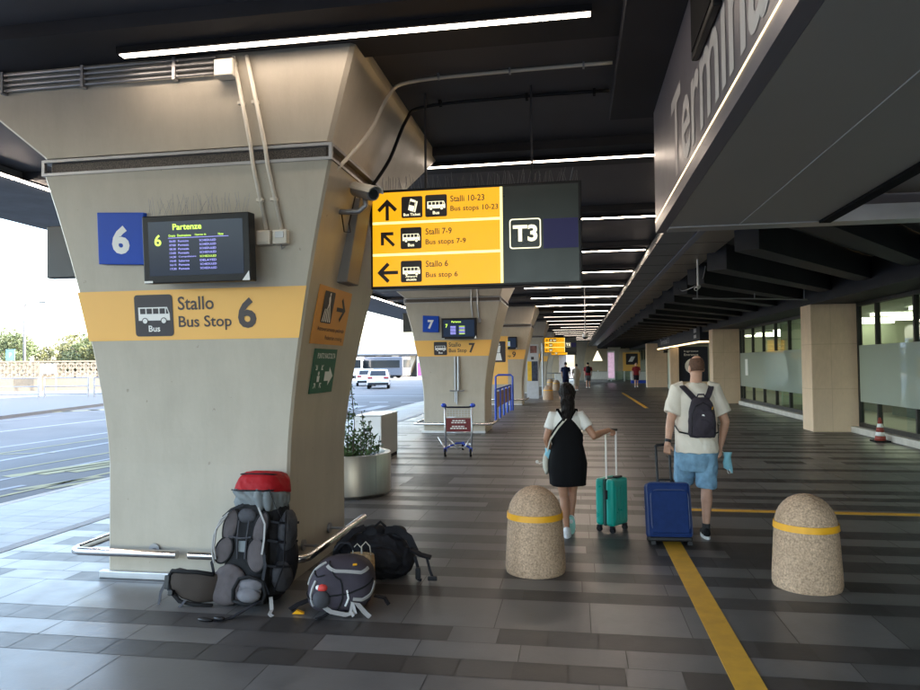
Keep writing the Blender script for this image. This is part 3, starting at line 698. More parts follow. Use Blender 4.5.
for x,l in ((-2.285,'small white socket box, the left of the pair right of the departures screen'),(-2.155,'small white switch box with a grey window, the right of the pair beside the screen')):
    t=thing('junction_box',l,'junction box',(x,front_y(2.63)-.03,2.62)); b=MB(); b.box(-.055,-.035,-.055,.055,.03,.05); b.build('casing',M['white_plastic'],t,bevel=.006)
    if 'grey' in l: b=MB(); b.box(-.03,-.042,-.01,.035,-.0355,.035); b.build('lid',M['galv'],t); b=MB(); b.tube([(0,0,-.055),(.01,-.01,-.09),(.03,0,-.07)],.006,6); b.build('cable',M['galv'],t)
    else: b=MB(); b.box(-.04,-.04,-.04,.04,-.0355,.035); b.build('lid',M['white_plastic'],t)
t=thing('cable_tray','bundle of thin grey pipes strapped along the top of the first capital','pipes',(0,0,0))
for z in (3.97,3.93,3.89,3.85):
    b=MB(); b.tube([(-4.98,front_y(z)-.03,z),(-2.62,front_y(z)-.03,z)],.012,8); b.build('pipe',M['galv'],t,smooth=True)
b=MB()
for x in (-4.42,-3.72,-2.95): b.box(x-.012,front_y(3.9)-.055,3.82,x+.012,front_y(3.9)-.0,3.99)
b.build('strap',M['galv'],t)
# ceiling pipes from the right flank of the capital
def pipe(label,pts,r,m,parent=None):
    t=thing('ceiling_pipe',label,'pipe',(0,0,0)); 
    q=[]; P=[Vector(p) for p in pts]
    for i in range(len(P)-1):
        p0=P[max(i-1,0)]; p1=P[i]; p2=P[i+1]; p3=P[min(i+2,len(P)-1)]
        for k in range(5):
            s=k/5; q.append(.5*((2*p1)+(p2-p0)*s+(2*p0-5*p1+4*p2-p3)*s*s+(3*p1-p0-3*p2+p3)*s**3))
    q.append(P[-1]); b=MB(); b.tube(q,r,10); b.build('tube',m,t,smooth=True)
    return t
t=pipe('pale bent pipe climbing the capital flank and crossing the ceiling above the yellow sign',[(-1.78,5.03,3.12),(-1.70,5.15,3.27),(-1.60,5.4,3.55),(-1.50,5.6,3.9),(-1.36,5.72,4.05),(-.7,5.72,4.075),(.33,5.70,4.075)],.015,M['white_plastic'])
b=MB()
for x in (-1.1,-.5,.1): b.box(x-.008,5.69,4.055,x+.008,5.74,4.099)
b.build('clamp',M['galv'],t)
t=pipe('thin dark pipe beyond the pale pipe, crossing the ceiling to the duct',[(-1.76,5.9,3.2),(-1.62,6.05,3.5),(-1.5,6.2,3.9),(-1.36,6.3,4.05),(-.6,6.3,4.08),(.33,6.3,4.08)],.016,M['black'])
b=MB()
for x in (-1.2,-.4,.2): b.box(x-.012,6.27,4.05,x+.012,6.33,4.099)
b.build('clamp',M['black_matte'],t)

# signs on the right flank of the first column
def flank(z): return CX0+HW+fl(z)
def flank_sign(name,label,cat,y0,y1,z0,z1,m,skew=0):
    zc=(z0+z1)/2; t=thing(name,label,cat,(flank(zc)+.004,(y0+y1)/2,zc)); s=dfl(zc); W=V(s,0,1).normalized(); N=V(1,0,-s).normalized()
    hw=(y1-y0)/2; hh=(z1-z0)/2; b=MB(); W2=(W+Y_*skew).normalized()
    for q in (0,):
        c=[Y_*-hw-W2*hh,Y_*hw-W2*hh,Y_*hw+W2*hh,Y_*-hw+W2*hh]; b.prism([p+N*.001 for p in c],N*.008)
    b.build('board',m,t)
    return t,(lambda:Decal(N*.0105,Y_,W2,N)),hw,hh
t,D,hw,hh=flank_sign('crossing_sign','orange pedestrian crossing sign with arrow on the flank of the first column','sign',5.20,5.98,1.83,2.30,M['orange_sign2'])
d=D(); d.rrect(-.27,-.06,-.03,.20,.015,1,M['dark_pict'])
for k in range(5): d.poly([(-.245+k*.043,-.05),(-.225+k*.043,-.05),(-.20+k*.026,.055),(-.212+k*.026,.055)],2,M['white'])
d.poly([(-.17,.055),(-.15,.10),(-.165,.145),(-.15,.165),(-.135,.165),(-.12,.13),(-.115,.09),(-.10,.055),(-.118,.055),(-.135,.09),(-.152,.055)],2.6,M['white']); d.circ(-.142,.178,.013,2.6,M['white'])
d.arrow(.17,.07,.22,0,1,M['dark_pict']); d.build('pictogram',t)
d=D(); d.text('Attraversamento pedonale',-.30,-.135,1,M['brown_text'],h=.045,w=.64,bold=.01); d.text('Pedestrian crossing',-.10,-.205,1,M['brown_text'],h=.045,w=.42,bold=.01); d.build('lettering',t)
t,D,hw,hh=flank_sign('assembly_sign','small dark green assembly point sign with white arrow below the crossing sign','sign',5.34,5.86,1.43,1.80,M['green_sign'])
d=D()
d.text('PUNTO RACCOLTA',-.20,.105,1,M['white'],h=.045,w=.42,bold=.01)
for sx,sz in ((-1,1),(1,1),(-1,-1),(1,-1)): d.arrow(-.12+sx*.065,-.045+sz*.075,.06,math.degrees(math.atan2(-sz,-sx)),1,M['white'])
d.circ(-.12,-.02,.018,1,M['white']); d.poly([(-.145,-.09),(-.095,-.09),(-.09,-.04),(-.15,-.04)],1,M['white'])
d.poly([(.02,-.085),(.12,-.085),(.12,-.125),(.22,-.045),(.12,.035),(.12,-.005),(.02,-.005)],1,M['white']); d.build('pictogram',t)
# cctv camera
t=thing('security_camera','grey bullet security camera on a wall arm beside the yellow sign','camera',(-1.86,5.3,2.88))
b=MB(); b.box(-.02,-.05,-.07,.01,.05,.07); b.build('wall_plate',M['white_plastic'],t,bevel=.004)
b=MB(); b.tube([(0,0,0),(.10,-.01,-.01),(.20,-.02,-.01),(.25,-.02,.03),(.245,-.02,.10)],.022,10); b.build('arm',M['galv'],t,smooth=True)
ax=V(.55,-.62,-.26).normalized(); c=V(.24,-.02,.14)
b=MB(); b.tube([c-ax*.17,c+ax*.15,c+ax*.17],[.052,.055,.052],18); b.build('body',M['galv'],t,smooth=True,angle=40)
b=MB(); b.tube([c+ax*.171,c+ax*.176],.04,18); b.build('lens',M['lens'],t)
sh=MB(); up2=(Z_-ax*ax.z).normalized(); sd2=ax.cross(up2)
sh.loft([[c+ax*q+up2*(.066*math.cos(a))+sd2*(.066*math.sin(a)) for a in [math.radians(-80+20*k) for k in range(9)]]+[c+ax*q+up2*(.060*math.cos(a))+sd2*(.060*math.sin(a)) for a in [math.radians(80-20*k) for k in range(9)]] for q in (-.2,.22)]); sh.build('sun_shield',M['white_plastic'],t)
b=MB(); b.tube([c-ax*.17,c-ax*.2+V(0,.02,-.05),V(.1,.02,-.1),V(.12,0,-.17),V(.06,.02,-.16),V(.02,.03,.1),V(-.0,.06,.3)],.006,6); b.build('cable',M['black'],t,smooth=True)
t=thing('cable_box','beige metal cable box behind the camera on the column flank','cable box',(-1.80,5.72,2.6)); b=MB(); b.prism([(-.18,-.16,-.25),(-.06,-.16,-.25),(.06,-.16,.45),(-.1,-.16,.45)],(0,.32,0)); b.build('casing',M['gutter_grey'],t,bevel=.01)

# bumper rails round the columns
def rail(cy,label,full):
    t=thing('bumper_rail',label,'rail',(CX0,cy,.23),0,'steel bumper rails round the columns')
    y=-.14; x=HW+.14
    if full: segs=[[(-HW+.08,y,0),(-x-.02,y,0),(-x-.08,y+.06,0),(-x-.08,y+1.0,0)]],[[(-HW+.60,y,0),(-HW+.18,y,0)][::-1]]
    b=MB()
    if full:
        b.tube([(-.08,y,0),(-x-.0,y,0),(-x-.05,y+.02,0),(-x-.07,y+.07,0),(-x-.07,y+1.2,0)],.031,14)
        b.tube([(.02,y,0),(x-.03,y,0),(x+.02,y+.02,0),(x+.04,y+.07,0),(x+.04,y+1.45,0)],.031,14)
    else:
        b.tube([(-x-.07,y+1.2,0),(-x-.07,y+.07,0),(-x,y,0),(x,y,0),(x+.04,y+.07,0),(x+.04,y+1.45,0)],.031,10)
    b.build('tube',M['steel_tube'],t,smooth=True,angle=50)
    for px,py,dx,dyy in ((-.35,y,0,.14),(.45,y,0,.14),(x+.04,.25,-.18,0),(x+.04,.85,-.18,0),(-x-.07,.5,.2,0)):
        b=MB(); b.tube([(px,py,.0),(px+dx,py+dyy,.0)],.012,8); 
        q=V(px+dx,py+dyy,0); n=V(dx,dyy,0).normalized(); b.tube([q-n*.02,q-n*.004],.045,14); b.build('bracket',M['galv'],t)
rail(5.09,'split steel bumper rail at the foot of the nearest column, behind the tall backpack',True)
rail(16.87,'steel bumper rail round the foot of the bus stop 7 column',False)
rail(28.65,'steel bumper rail round the foot of the third column',False)
# blade signs on the road side of the columns
for k,l in ((0,'dark blade sign seen edge-on at the road side of the nearest column'),(1,'dark blade sign seen edge-on at the road side of the second column')):
    t=thing('blade_sign',l,'sign',(-4.76 if k==0 else -4.2,CY[k]+.9,2.72)); b=MB(); b.box(-.22,-.05,-.2,.12,.05,.3); b.build('panel',M['mullion'],t,bevel=.01)
    b=MB(); b.box(.12,-.02,.0,.6,.02,.04); b.build('arm',M['mullion'],t)

# ------------------------------------------------------------------ yellow direction signs
def dir_sign(y,label,full=True):
    x0,x1,z0,z1=-1.785,.07,2.33,3.215
    t=thing('direction_sign',label,'direction sign',(0,y,0),0,'yellow hanging direction signs')
    b=MB(); b.use(M['black']).box(x0,0,z0,x1,.2,z1); b.build('casing',None,t,bevel=.008)
    b=MB(); b.box(-.60,-.003,z0+.025,x1-.025,-.0005,z1-.025); b.build('dark_panel',M['slate'],t)
    b=MB(); b.box(x0+.02,-.003,z0+.025,-.618,-.0005,z1-.025); b.build('yellow_panel',M['yellow_lit'],t)
    D=Decal((0,-.0035,0),X_,Z_,-Y_)
    D.rect(x0+.02,2.905,-.618,2.928,1,M['yellow_rule']); D.rect(x0+.02,2.622,-.618,2.645,1,M['yellow_rule']); D.rect(-.626,z0+.025,-.602,z1-.025,1.6,M['yellow_rule'])
    bk=M['dark_pict']; lw=M['lit_white']
    D.arrow(-1.63,3.035,.19,90,1,bk); D.arrow(-1.63,2.775,.17,135,1,bk); D.arrow(-1.63,2.475,.19,180,1,bk)
    D.build('arrow',t)
    D=Decal((0,-.0035,0),X_,Z_,-Y_)
    D.ticket(-1.50,2.955,.19,1,bk,lw,'Bus Ticket'); D.bus(-1.285,2.955,.195,1,bk,lw); D.bus(-1.51,2.68,.19,1,bk,lw); D.bus(-1.51,2.385,.19,1,bk,lw,'Airport','shuttle')
    D.build('pictogram',t)
    D=Decal((0,-.0035,0),X_,Z_,-Y_); br=M['brown_text']
    D.text('Stalli 10-23',-1.06,3.08,1,br,h=.055,w=.30,bold=.012); D.text('Bus stops 10-23',-1.06,2.985,1,br,h=.06,w=.42,bold=.012)
    D.text('Stalli 7-9',-1.285,2.80,1,br,h=.055,w=.235,bold=.012); D.text('Bus stops 7-9',-1.285,2.70,1,br,h=.06,w=.36,bold=.012)
    D.text('Stallo 6',-1.285,2.515,1,br,h=.055,w=.20,bold=.012); D.text('Bus stop 6',-1.285,2.41,1,br,h=.06,w=.285,bold=.012)
    D.build('lettering',t)
    D=Decal((0,-.0035,0),X_,Z_,-Y_); sl=M['slate']
    D.rrect(-.545,2.645,-.275,2.905,.025,1,lw); D.rrect(-.535,2.655,-.285,2.895,.02,2,sl); D.text('T3',-.515,2.705,3,lw,h=.145,w=.21,bold=.035)
    D.rect(-.255,2.64,.04,2.895,1,M['navy_patch']); D.build('terminal_mark',t)
    for x in (-1.3,-.35):
        b=MB(); b.box(x-.009,.09,3.21,x+.009,.108,4.098); b.build('hanger',M['ceiling_dark'],t)
    return t
s0=dir_sign(6.0,'large backlit yellow direction sign to bus stops with dark T3 panel, in front')
dup(s0,(0,41.3,0),'smaller far yellow direction sign hanging beyond the third column')
dup(s0,(0,53.1,0),'farthest small yellow direction sign, half hidden under the other one')
# ------------------------------------------------------------------ bollards
def make_bollard(label,x,y):
    t=thing('bollard',label,'bollard',(x,y,0),0,'domed stone bollards with a yellow band')
    pr=[(.0,.0),(.232,.0),(.24,.03),(.238,.1),(.222,.38),(.216,.44)]
    for k in range(1,9): a=PI/2*k/8; pr.append((max(.001,.216*math.cos(a)),.44+.235*math.sin(a)))
    b=MB(); b.lathe(pr,40); b.build('body',M['bollard'],t,smooth=True,angle=60)
    b=MB(); b.lathe([(.2265,.425),(.222,.47),(.219,.472),(.2155,.47),(.221,.425)],40); b.build('reflective_band',M['yellow_band'],t,smooth=True,angle=40)
    return t
b0=make_bollard('domed stone bollard with yellow band left of the walking couple, in front',-.34,5.68)
dup(b0,(1.66,5.55,0),'domed stone bollard with yellow band at the right, beside the yellow floor line',rz=1.7)
dup(b0,(-1.27,32.7,0),'small distant bollard standing past the poster totem')
dup(b0,(-1.2,44.3,0),'tiny far bollard near the distant walkers, left of the man in navy')
dup(b0,(-1.7,47.5,0),'tiniest far bollard, farthest down the hall')

# ------------------------------------------------------------------ planter, bin
t=thing('planter','round brushed steel planter behind the nearest column','planter',(-2.96,8.85,0))
b=MB(); b.lathe([(.0,.03),(.52,.03),(.52,.0),(.53,.0),(.56,.04),(.56,.52),(.555,.53),(.49,.53),(.485,.5),(.485,.42),(.0,.42)],48); b.build('tub',M['steel'],t,smooth=True,angle=35)
b=MB(); b.lathe([(.001,.445),(.3,.45),(.484,.43),(.484,.40),(.001,.40)],24); b.build('soil',M['soil'],t,smooth=True)
b=MB()
for k in range(8): a=2*PI*k/8+.2; b.obox((.5605*math.cos(a),.5605*math.sin(a),.28),(.004,.006,.47),(0,0,a))
b.build('seam',M['galv'],t)
def leaves(mb,c,rad,n,size,rn,flat=.0):
    for i in range(n):
        while True:
            p=V(rn.uniform(-1,1),rn.uniform(-1,1),rn.uniform(-1,1))
            if p.length<1: break
        q=V(c[0]+p.x*rad[0],c[1]+p.y*rad[1],c[2]+p.z*rad[2]); s=size*rn.uniform(.6,1.3)
        u=V(rn.gauss(0,1),rn.gauss(0,1),rn.gauss(0,1)).normalized(); w2=u.orthogonal().normalized()*.45
        mb.add([q-u*s*.5,q+w2*s*.5,q+u*s*.5,q-w2*s*.5],[(0,1,2,3)])
t=thing('planter_shrub','leafy green shrub with one tall sprig growing in the steel planter','plant',(-2.96,8.85,.44))
rn=random.Random(5); b=MB(); st=MB()
for i in range(34):
    a=rn.uniform(0,2*PI); r=rn.uniform(.05,.42); x=r*math.cos(a); y=r*math.sin(a); h=rn.uniform(.12,.42) if i%3 else rn.uniform(.05,.15)
    st.tube([(x,y,0),(x+rn.uniform(-.04,.04),y+rn.uniform(-.04,.04),h)],.004,5)
    leaves(b,(x,y,h*.65),(.08,.08,h*.5),int(26),.055,rn)
for (x,y,h,n) in ((.10,-.12,.95,90),(.2,.0,.62,60),(.32,-.1,.5,50),(-.05,.1,.8,70)):
    st.tube([(x,y,0),(x+.03,y,h*.5),(x-.01,y,h)],.006,6); leaves(b,(x+.01,y,h*.55),(.06,.06,h*.5),n,.05,rn)
b.build('foliage',M['leaf'],t,fix=False); st.build('stem',M['bark'],t)
t=thing('litter_bin','boxy steel litter bin with a slot, behind the planter','litter bin',(-3.5,12.3,0))
b=MB(); b.use(M['white']).box(-.29,-.62,.06,.19,-.595,.78); b.use(M['steel']).box(-.29,-.594,.06,.19,.5,.78); b.build('body',None,t,bevel=.015)
b=MB(); b.box(-.28,-.58,0,.18,.49,.058); b.build('plinth',M['black_matte'],t)
b=MB(); b.box(-.3,-.63,.783,.2,.51,.80); b.build('lid',M['alum'],t,bevel=.005)
b=MB(); b.box(-.13,-.63,.52,.0,-.622,.58); b.box(-.075,-.628,.10,-.068,-.6205,.5); b.build('slot',M['black'],t)

# ------------------------------------------------------------------ luggage trolley
t=thing('luggage_trolley','empty airport luggage trolley with a maroon board in front of the second column','luggage trolley',(-2.12,12.62,0),math.radians(4))
b=MB()
for s in (-1,1): b.tube([(s*.245,0,.90),(s*.245,.0,.5),(s*.235,-.02,.14)],.017,8)
b.tube([(-.245,.0,.42),(.245,.0,.42)],.013,8); b.tube([(-.245,.0,.70),(.245,.0,.70)],.010,8); b.build('upright_frame',M['alum'],t,smooth=True)
b=MB(); b.tube([(-.245,0,.90),(-.2,-.03,.885),(.2,-.03,.885),(.245,0,.90)],.016,8); b.build('handle_bar',M['trouser_dark'],t,smooth=True)
for s in (-1,1): b=MB(); b.ell((s*.265,-.02,.92),(.05,.045,.04)); b.build('grip',M['cart_blue'],t,smooth=True)
b=MB()
for z in (.83,.79,.75): b.tube([(-.24,-.002,z),(.24,-.002,z)],.004,6)
for k in range(9): x=-.22+k*.055; b.tube([(x,-.004,.70),(x,-.004,.84)],.004,6)
b.build('basket_grille',M['alum'],t)
b=MB(); b.box(-.225,-.02,.44,.225,-.008,.685); b.build('board',M['maroon'],t)
D=Decal((0,-.021,.44),X_,Z_,-Y_)
for v,a,bb in ((.19,-.11,.12),(.155,-.13,.14),(.085,-.12,.11),(.05,-.15,.15)):
    x=a
    while x<bb: D.rect(x,v,min(x+.045,bb),v+.022,1,M['white']); x+=.055
D.build('board_print',t)
b=MB()
for s in (-1,1):
    b.tube([(s*.24,-.10,.13),(s*.2,.4,.16),(s*.12,.85,.12)],.016,8)
b.tube([(-.23,.1,.145),(.23,.1,.145)],.012,8); b.tube([(-.12,.85,.12),(.12,.85,.12)],.014,8); b.tube([(-.235,0,.36),(.02,-.12,.14)],.012,8); b.tube([(.235,0,.36),(.1,-.1,.14)],.012,8); b.tube([(-.42,.35,.30),(-.24,-.08,.14)],.012,8)
b.build('base_frame',M['alum'],t,smooth=True)
b=MB(); b.tube([(-.23,-.1,.15),(-.05,.1,.22),(.05,.1,.22),(.23,-.1,.15)],.016,8); b.build('bumper',M['cart_blue'],t,smooth=True)
for x,y in ((-.23,-.13),(.23,-.13),(0,.86)):
    b=MB(); b.tube([(x-.018,y,.075),(x+.018,y,.075)],.075,18); w_=b.build('wheel',M['rubber'],t)
    b=MB(); b.tube([(x-.02,y,.075),(x+.02,y,.075)],.04,14); b.build('hub',M['white_plastic'],w_)
    b=MB(); b.box(x-.028,y-.02,.09,x+.028,y+.05,.16); b.build('fork',M['cart_blue'],t)
t=thing('pole_fixture','slim grey pole with a tap shaped fitting on the front of the second column','pipe',(-2.83,16.84,0))
b=MB(); b.tube([(-.06,-.04,.75),(-.06,-.04,1.86)],.022,8); b.tube([(.02,-.04,1.05),(.02,-.04,1.86)],.035,8); b.build('pipe',M['galv'],t)
b=MB(); b.tube([(-.2,-.06,1.03),(.16,-.06,1.03)],.02,6); b.tube([(-.02,-.06,.7),(-.02,-.06,1.05)],.018,6); b.build('fitting',M['galv'],t)
t=thing('column_conduit','two thin conduits above the screen on the bus stop 7 column','conduit',(0,0,0))
b=MB()
for x in (-2.45,-2.3): b.tube([(x,16.83-.2,3.96),(x,16.87+col_rect(3.17)[2]-.03,3.1),(x+.03,16.87+col_rect(2.7)[2]-.02,2.75)],.02,6); b.obox((x+.03,16.68,2.72),(.09,.05,.1))
b.build('pipe',M['galv'],t)

# ------------------------------------------------------------------ blue rack, totem, cone
t=thing('trolley_rack','blue tubular rack with brown boards behind the second column','rack',(-2.33,20.5,0))
for k in range(5):
    y=.0+k*1.2; b=MB(); b.tube([(0,y,0),(0,y,.92)],.035,8); b.build('post',M['rack_blue'],t)
    if k<4: b=MB(); b.box(-.02,y+.25,.38,.02,y+.95,.84); b.build('board',M['rack_brown'],t)
b=MB(); b.tube([(0,-.0,.92),(0,4.8,.92)],.03,8); b.tube([(-.55,4.9,0),(-.55,4.9,1.22),(-.45,4.9,1.28),(.0,4.9,1.28),(.07,4.9,1.22),(.07,4.9,0)],.035,8); b.build('rail',M['rack_blue'],t)
t=thing('pedestrian_board','tall orange pedestrian sign board behind the second column','sign',(-2.98,26.8,0))
b=MB(); b.box(-.45,-.03,.9,.42,.03,2.75); b.build('board',M['orange_sign'],t); b=MB(); b.box(-.4,.0305,0,-.32,.06,.9); b.box(.3,.0305,0,.38,.06,.9); b.build('leg',M['galv'],t)
D=Decal((0,-.0315,1.9),X_,Z_,-Y_); D.rrect(-.2,-.15,.34,.65,.04,1,M['dark_pict']); D.poly([(-.08,-.08),(.2,-.08),(.14,.2),(.0,.2)],2,M['white']); D.poly([(.02,.22),(.12,.22),(.15,.48),(.02,.48)],2,M['white']); D.circ(.08,.54,.045,2,M['white']); D.build('pictogram',t)
t=thing('poster_totem','pale grey poster totem with a yellow and dark panel past the third column','totem',(-2.04,34,0))
b=MB(); b.box(-.3,0,0,.28,.25,2.62); b.build('body',M['poster_grey'],t,bevel=.01)
b=MB(); b.box(-.26,-.012,.85,-.06,-.002,1.8); b.build('yellow_panel',M['poster_yellow'],t); b=MB(); b.box(-.055,-.012,.85,.24,-.002,1.8); b.build('dark_panel',M['poster_dark'],t)
b=MB(); b.box(-.12,-.012,2.2,.2,-.002,2.55); b.build('picture',M['portrait'],t); b=MB(); b.box(-.08,-.012,1.88,.06,-.002,2.02); b.build('label_panel',M['dark_pict'],t)
t=thing('sign_pole','thin grey pole standing beside the poster totem','pole',(-1.62,35.2,0)); b=MB(); b.tube([(0,0,0),(0,0,2.7)],.05,8); b.obox((0,0,.04),(.4,.4,.08)); b.build('pole',M['galv'],t)
t=thing('traffic_cone','maroon and white striped traffic cone by the glass wall','cone',(6.12,15.55,0))
b=MB(); b.box(-.15,-.15,0,.15,.15,.03); b.build('base',M['rubber'],t,bevel=.01)
b=MB(); pr=[(.105,.03),(.1,.13),(.082,.131),(.082,.13)]
R_=lambda z:.108-.085*(z-.03)/.46
for i,(z0,z1) in enumerate(((.03,.12),(.12,.20),(.20,.29),(.29,.37),(.37,.49))):
    b.use(M['white'] if i in (1,3) else M['cone_red']); b.lathe([(R_(z0),z0),(R_(z1),z1)],20)
b.build('body',None,t,smooth=True)

# ------------------------------------------------------------------ dome and little cameras
t=thing('dome_camera','grey dome camera hanging from the dark ceiling above the walkers','camera',(.31,22,2.5))
b=MB(); b.tube([(0,0,.13),(0,0,1.599)],.018,8); b.build('drop_pole',M['galv'],t); b=MB(); b.lathe([(.001,.14),(.05,.13),(.085,.08),(.09,0),(.08,-.03),(.001,-.035)],20); b.build('housing',M['galv'],t,smooth=True); b=MB(); b.ell((0,0,-.03),(.07,.07,.06)); b.build('dome',M['lens'],t,smooth=True)
t=thing('ceiling_camera','small white camera under the black beams right of the gutter','camera',(2.15,13.0,2.98))
b=MB(); b.tube([(.03,0,.03),(.03,0,.63)],.016,8); b.build('bracket',M['white'],t); b=MB(); b.tube([(.06,.08,.04),(-.02,-.09,-.02)],.034,12); b.build('body',M['white'],t,smooth=True,angle=40); b=MB(); b.tube([(-.0205,-.091,-.0205),(-.024,-.099,-.023)],.024,12); b.build('lens',M['lens'],t)
t=pipe('thin pale conduit bar slung under the dark beams towards the first concrete pillar',[(2.6,16.2,3.08),(4,16.6,3.08),(5.3,17.2,3.08)],.016,M['galv'])
b=MB()
for x,y in ((2.7,16.22),(4.0,16.6),(5.2,17.1)): b.box(x-.01,y-.01,3.08,x+.01,y+.01,3.63)
b.build('hanger',M['galv'],t)
t=pipe('loose grey cable looping beside the gutter',[(2.42,13.6,3.45),(2.48,14.5,3.25),(2.3,15.6,3.2),(2.42,17,3.45)],.008,M['galv'])

# ------------------------------------------------------------------ entrance canopy on the right
t=thing('entrance_canopy','navy entrance canopy with a warm light strip and panel reading 6','canopy',(5.4,32,0))
b=MB(); b.box(0,0,2.62,1.05,16,3.30); b.build('fascia_box',M['kiosk_navy'],t)
b=MB(); b.box(-.02,-.02,2.54,1.06,0.03,2.6); b.box(-.02,.0305,2.54,.03,16,2.6); b.build('light_strip',M['led_warm'],t)
b=MB(); b.box(.0305,.0305,2.605,1.05,15.99,2.617); b.build('soffit',M['soffit'],t)
D=Decal((-.002,5.5,2.72),(0,-1,0),Z_,(-1,0,0)); D.text('Terminal 3',-9,.1,1,M['term_letter'],h=.32,w=4.2); D.rect(3.9,.05,4.6,.2,1,M['term_letter']); D.rect(3.9,.3,4.6,.5,1,M['term_letter']); D.build('lettering',t)
b=MB(); b.box(-.25,7.9,0,.2,8.3,2.53); b.build('post',M['raw_concrete'],t)
b=MB(); b.box(.205,8.0,.0,1.7,8.2,.62); b.build('base_wall',M['beige_wall'],t)
b=MB(); b.box(.205,8.0,.623,1.75,8.16,2.53); b.build('info_panel',M['kiosk_navy'],t)
D=Decal((.2,7.998,.62),X_,Z_,-Y_); D.text('Ingresso',.3,1.6,1,M['white'],h=.12,w=.75); D.text('Entrance',.3,1.42,1,M['white'],h=.12,w=.75); D.circ(.75,.85,.42,1,M['white']); D.text('6',.53,.58,2,M['kiosk_navy'],h=.56,w=.42,bold=.05); D.build('panel_text',t)
b=MB(); b.box(.5,10,0,1.0,15,2.5); b.build('side_wall',M['room_green'],t)
b=MB(); b.box(.15,14.0,2.3,.4,14.3,2.5); b.build('wall_lamp',M['black'],t)

# ------------------------------------------------------------------ far end of the hall
t=thing('end_wall','beige wall closing the far end of the hall with bright gaps to the daylight','wall',(0,74,0))
b=MB()
# wall pieces leave two triangular gaps
def wp(poly): b.prism([(x,0,z) for x,z in poly],(0,.4,0))
wp([(-9,0),(-1.7,0),(-1.7,4),(-9,4)]); wp([(-1.7,3.4),(-.9,2.6),(-.9,4),(-1.7,4)]) 
wp([(-.1,0),(1.55,0),(1.55,4),(-.1,4)]); wp([(-1.69,3.41),(-.91,2.61),(-.11,3.4),(-.11,4),(-1.69,4)][:3]) if False else None
wp([(-.9,2.6),(-.1,3.4),(-.1,4),(-.9,4)])
wp([(1.55,0),(3.0,0),(3.0,1.95),(1.55,1.95)]); wp([(1.55,1.95),(1.75,1.95),(2.27,3.05),(2.27,4),(1.55,4)]); wp([(2.27,3.05),(2.79,1.95),(3.0,1.95),(3.0,4),(2.27,4)])
wp([(3.0,0),(12,0),(12,4),(3.0,4)])
b.build('panel',M['beige_wall'],t)
def vcol(x,y,l):
    t=thing('splayed_column',l,'column',(x,y,0),0,'splayed beige columns at the far end')
    b=MB(); b.loft([rect_ring(-.28,.28,-.25,.25,0),rect_ring(-.35,.35,-.3,.3,2.0),rect_ring(-.75,.75,-.5,.5,4.0)]); b.build('shaft',M['concrete_paint'],t); return t
for x,y,l in ((3.7,69,'splayed beige column at the far end, left of the orange pictogram sign'),(7.6,69.5,'splayed beige column at the far end, behind the man in the red shirt'),(.5,71,'splayed beige column at the far end, behind the walker with a red backpack')): vcol(x,y,l)
t=thing('magenta_poster','tall backlit magenta advert poster at the far end of the hall','poster',(3.05,62,0)); b=MB(); b.box(-.32,0,.25,.32,.12,2.75); b.build('frame',M['white'],t); b=MB(); b.box(-.26,-.012,.4,.26,-.002,2.6); b.build('print',M['pink_lit'],t)
t=thing('orange_pictogram_sign','square orange sign with a dark pictogram at the far end','sign',(4.75,62,0)); b=MB(); b.box(-.7,0,1.0,.75,.1,2.6); b.build('board',M['orange_sign'],t); b=MB(); b.box(-.05,.101,0,.05,.16,2.6); b.build('post',M['galv'],t)
D=Decal((0,-.002,1.4),X_,Z_,-Y_); D.rrect(-.45,.15,.55,1.1,.06,1,M['dark_pict']); D.poly([(-.25,.4),(.1,.4),(.35,.85),(0,.85)],2,M['white']); D.circ(.05,.62,.16,3,M['white']); D.build('pictogram',t)
for x,y,wd,l in ((-1.0,52,1.0,'white planter like block far down the hall, beside the left column row'),(2.1,64,1.6,'white counter block at the far end, left of the magenta poster'),(5.3,60,1.5,'white counter block with blue foot beside the man in the red shirt')):
    t=thing('counter_block',l,'counter',(x,y,0)); b=MB(); b.box(-wd/2,0,.25,wd/2,.5,.95); b.build('body',M['counter_white'],t,bevel=.03); b=MB(); b.box(-wd/2+.03,.03,0,wd/2-.03,.47,.248); b.build('foot',M['cart_blue'] if 'blue' in l else M['galv'],t)
t=thing('glass_barrier','low glass barrier with pale posts across the far end','barrier',(4,66.5,0))
b=MB(); b.box(-3.2,-.01,.1,4,.01,.95); b.build('glass_panel',M['glass_rail'],t)
for k in range(7): b=MB(); b.box(-3.2+k*1.2,-.05,0,-3.1+k*1.2,.05,1.05); b.build('post',M['white'],t)
t=thing('far_railing','low dark railing by the far bollards','railing',(-1.4,56,0)); b=MB()
for z in (.5,.95): b.tube([(-1,0,z),(1.4,0,z)],.04,6)
for x in (-1,-.2,.6,1.4): b.tube([(x,0,0),(x,0,.95)],.04,6)
b.build('bars',M['galv'],t)
g=MB(); g.box(-1.5,63,.0005,10,74,.004); struct('pale_floor_strip',g,M['room_floor'])
g=MB(); g.box(1.0,62.4,.0005,9,62.99,.004); struct('light_floor_edge',g,M['white_line'])
for x,y,l in ((2.5,70,'pale ceiling lamp over the far end of the hall'),): led(y,1.8,5.5,l)
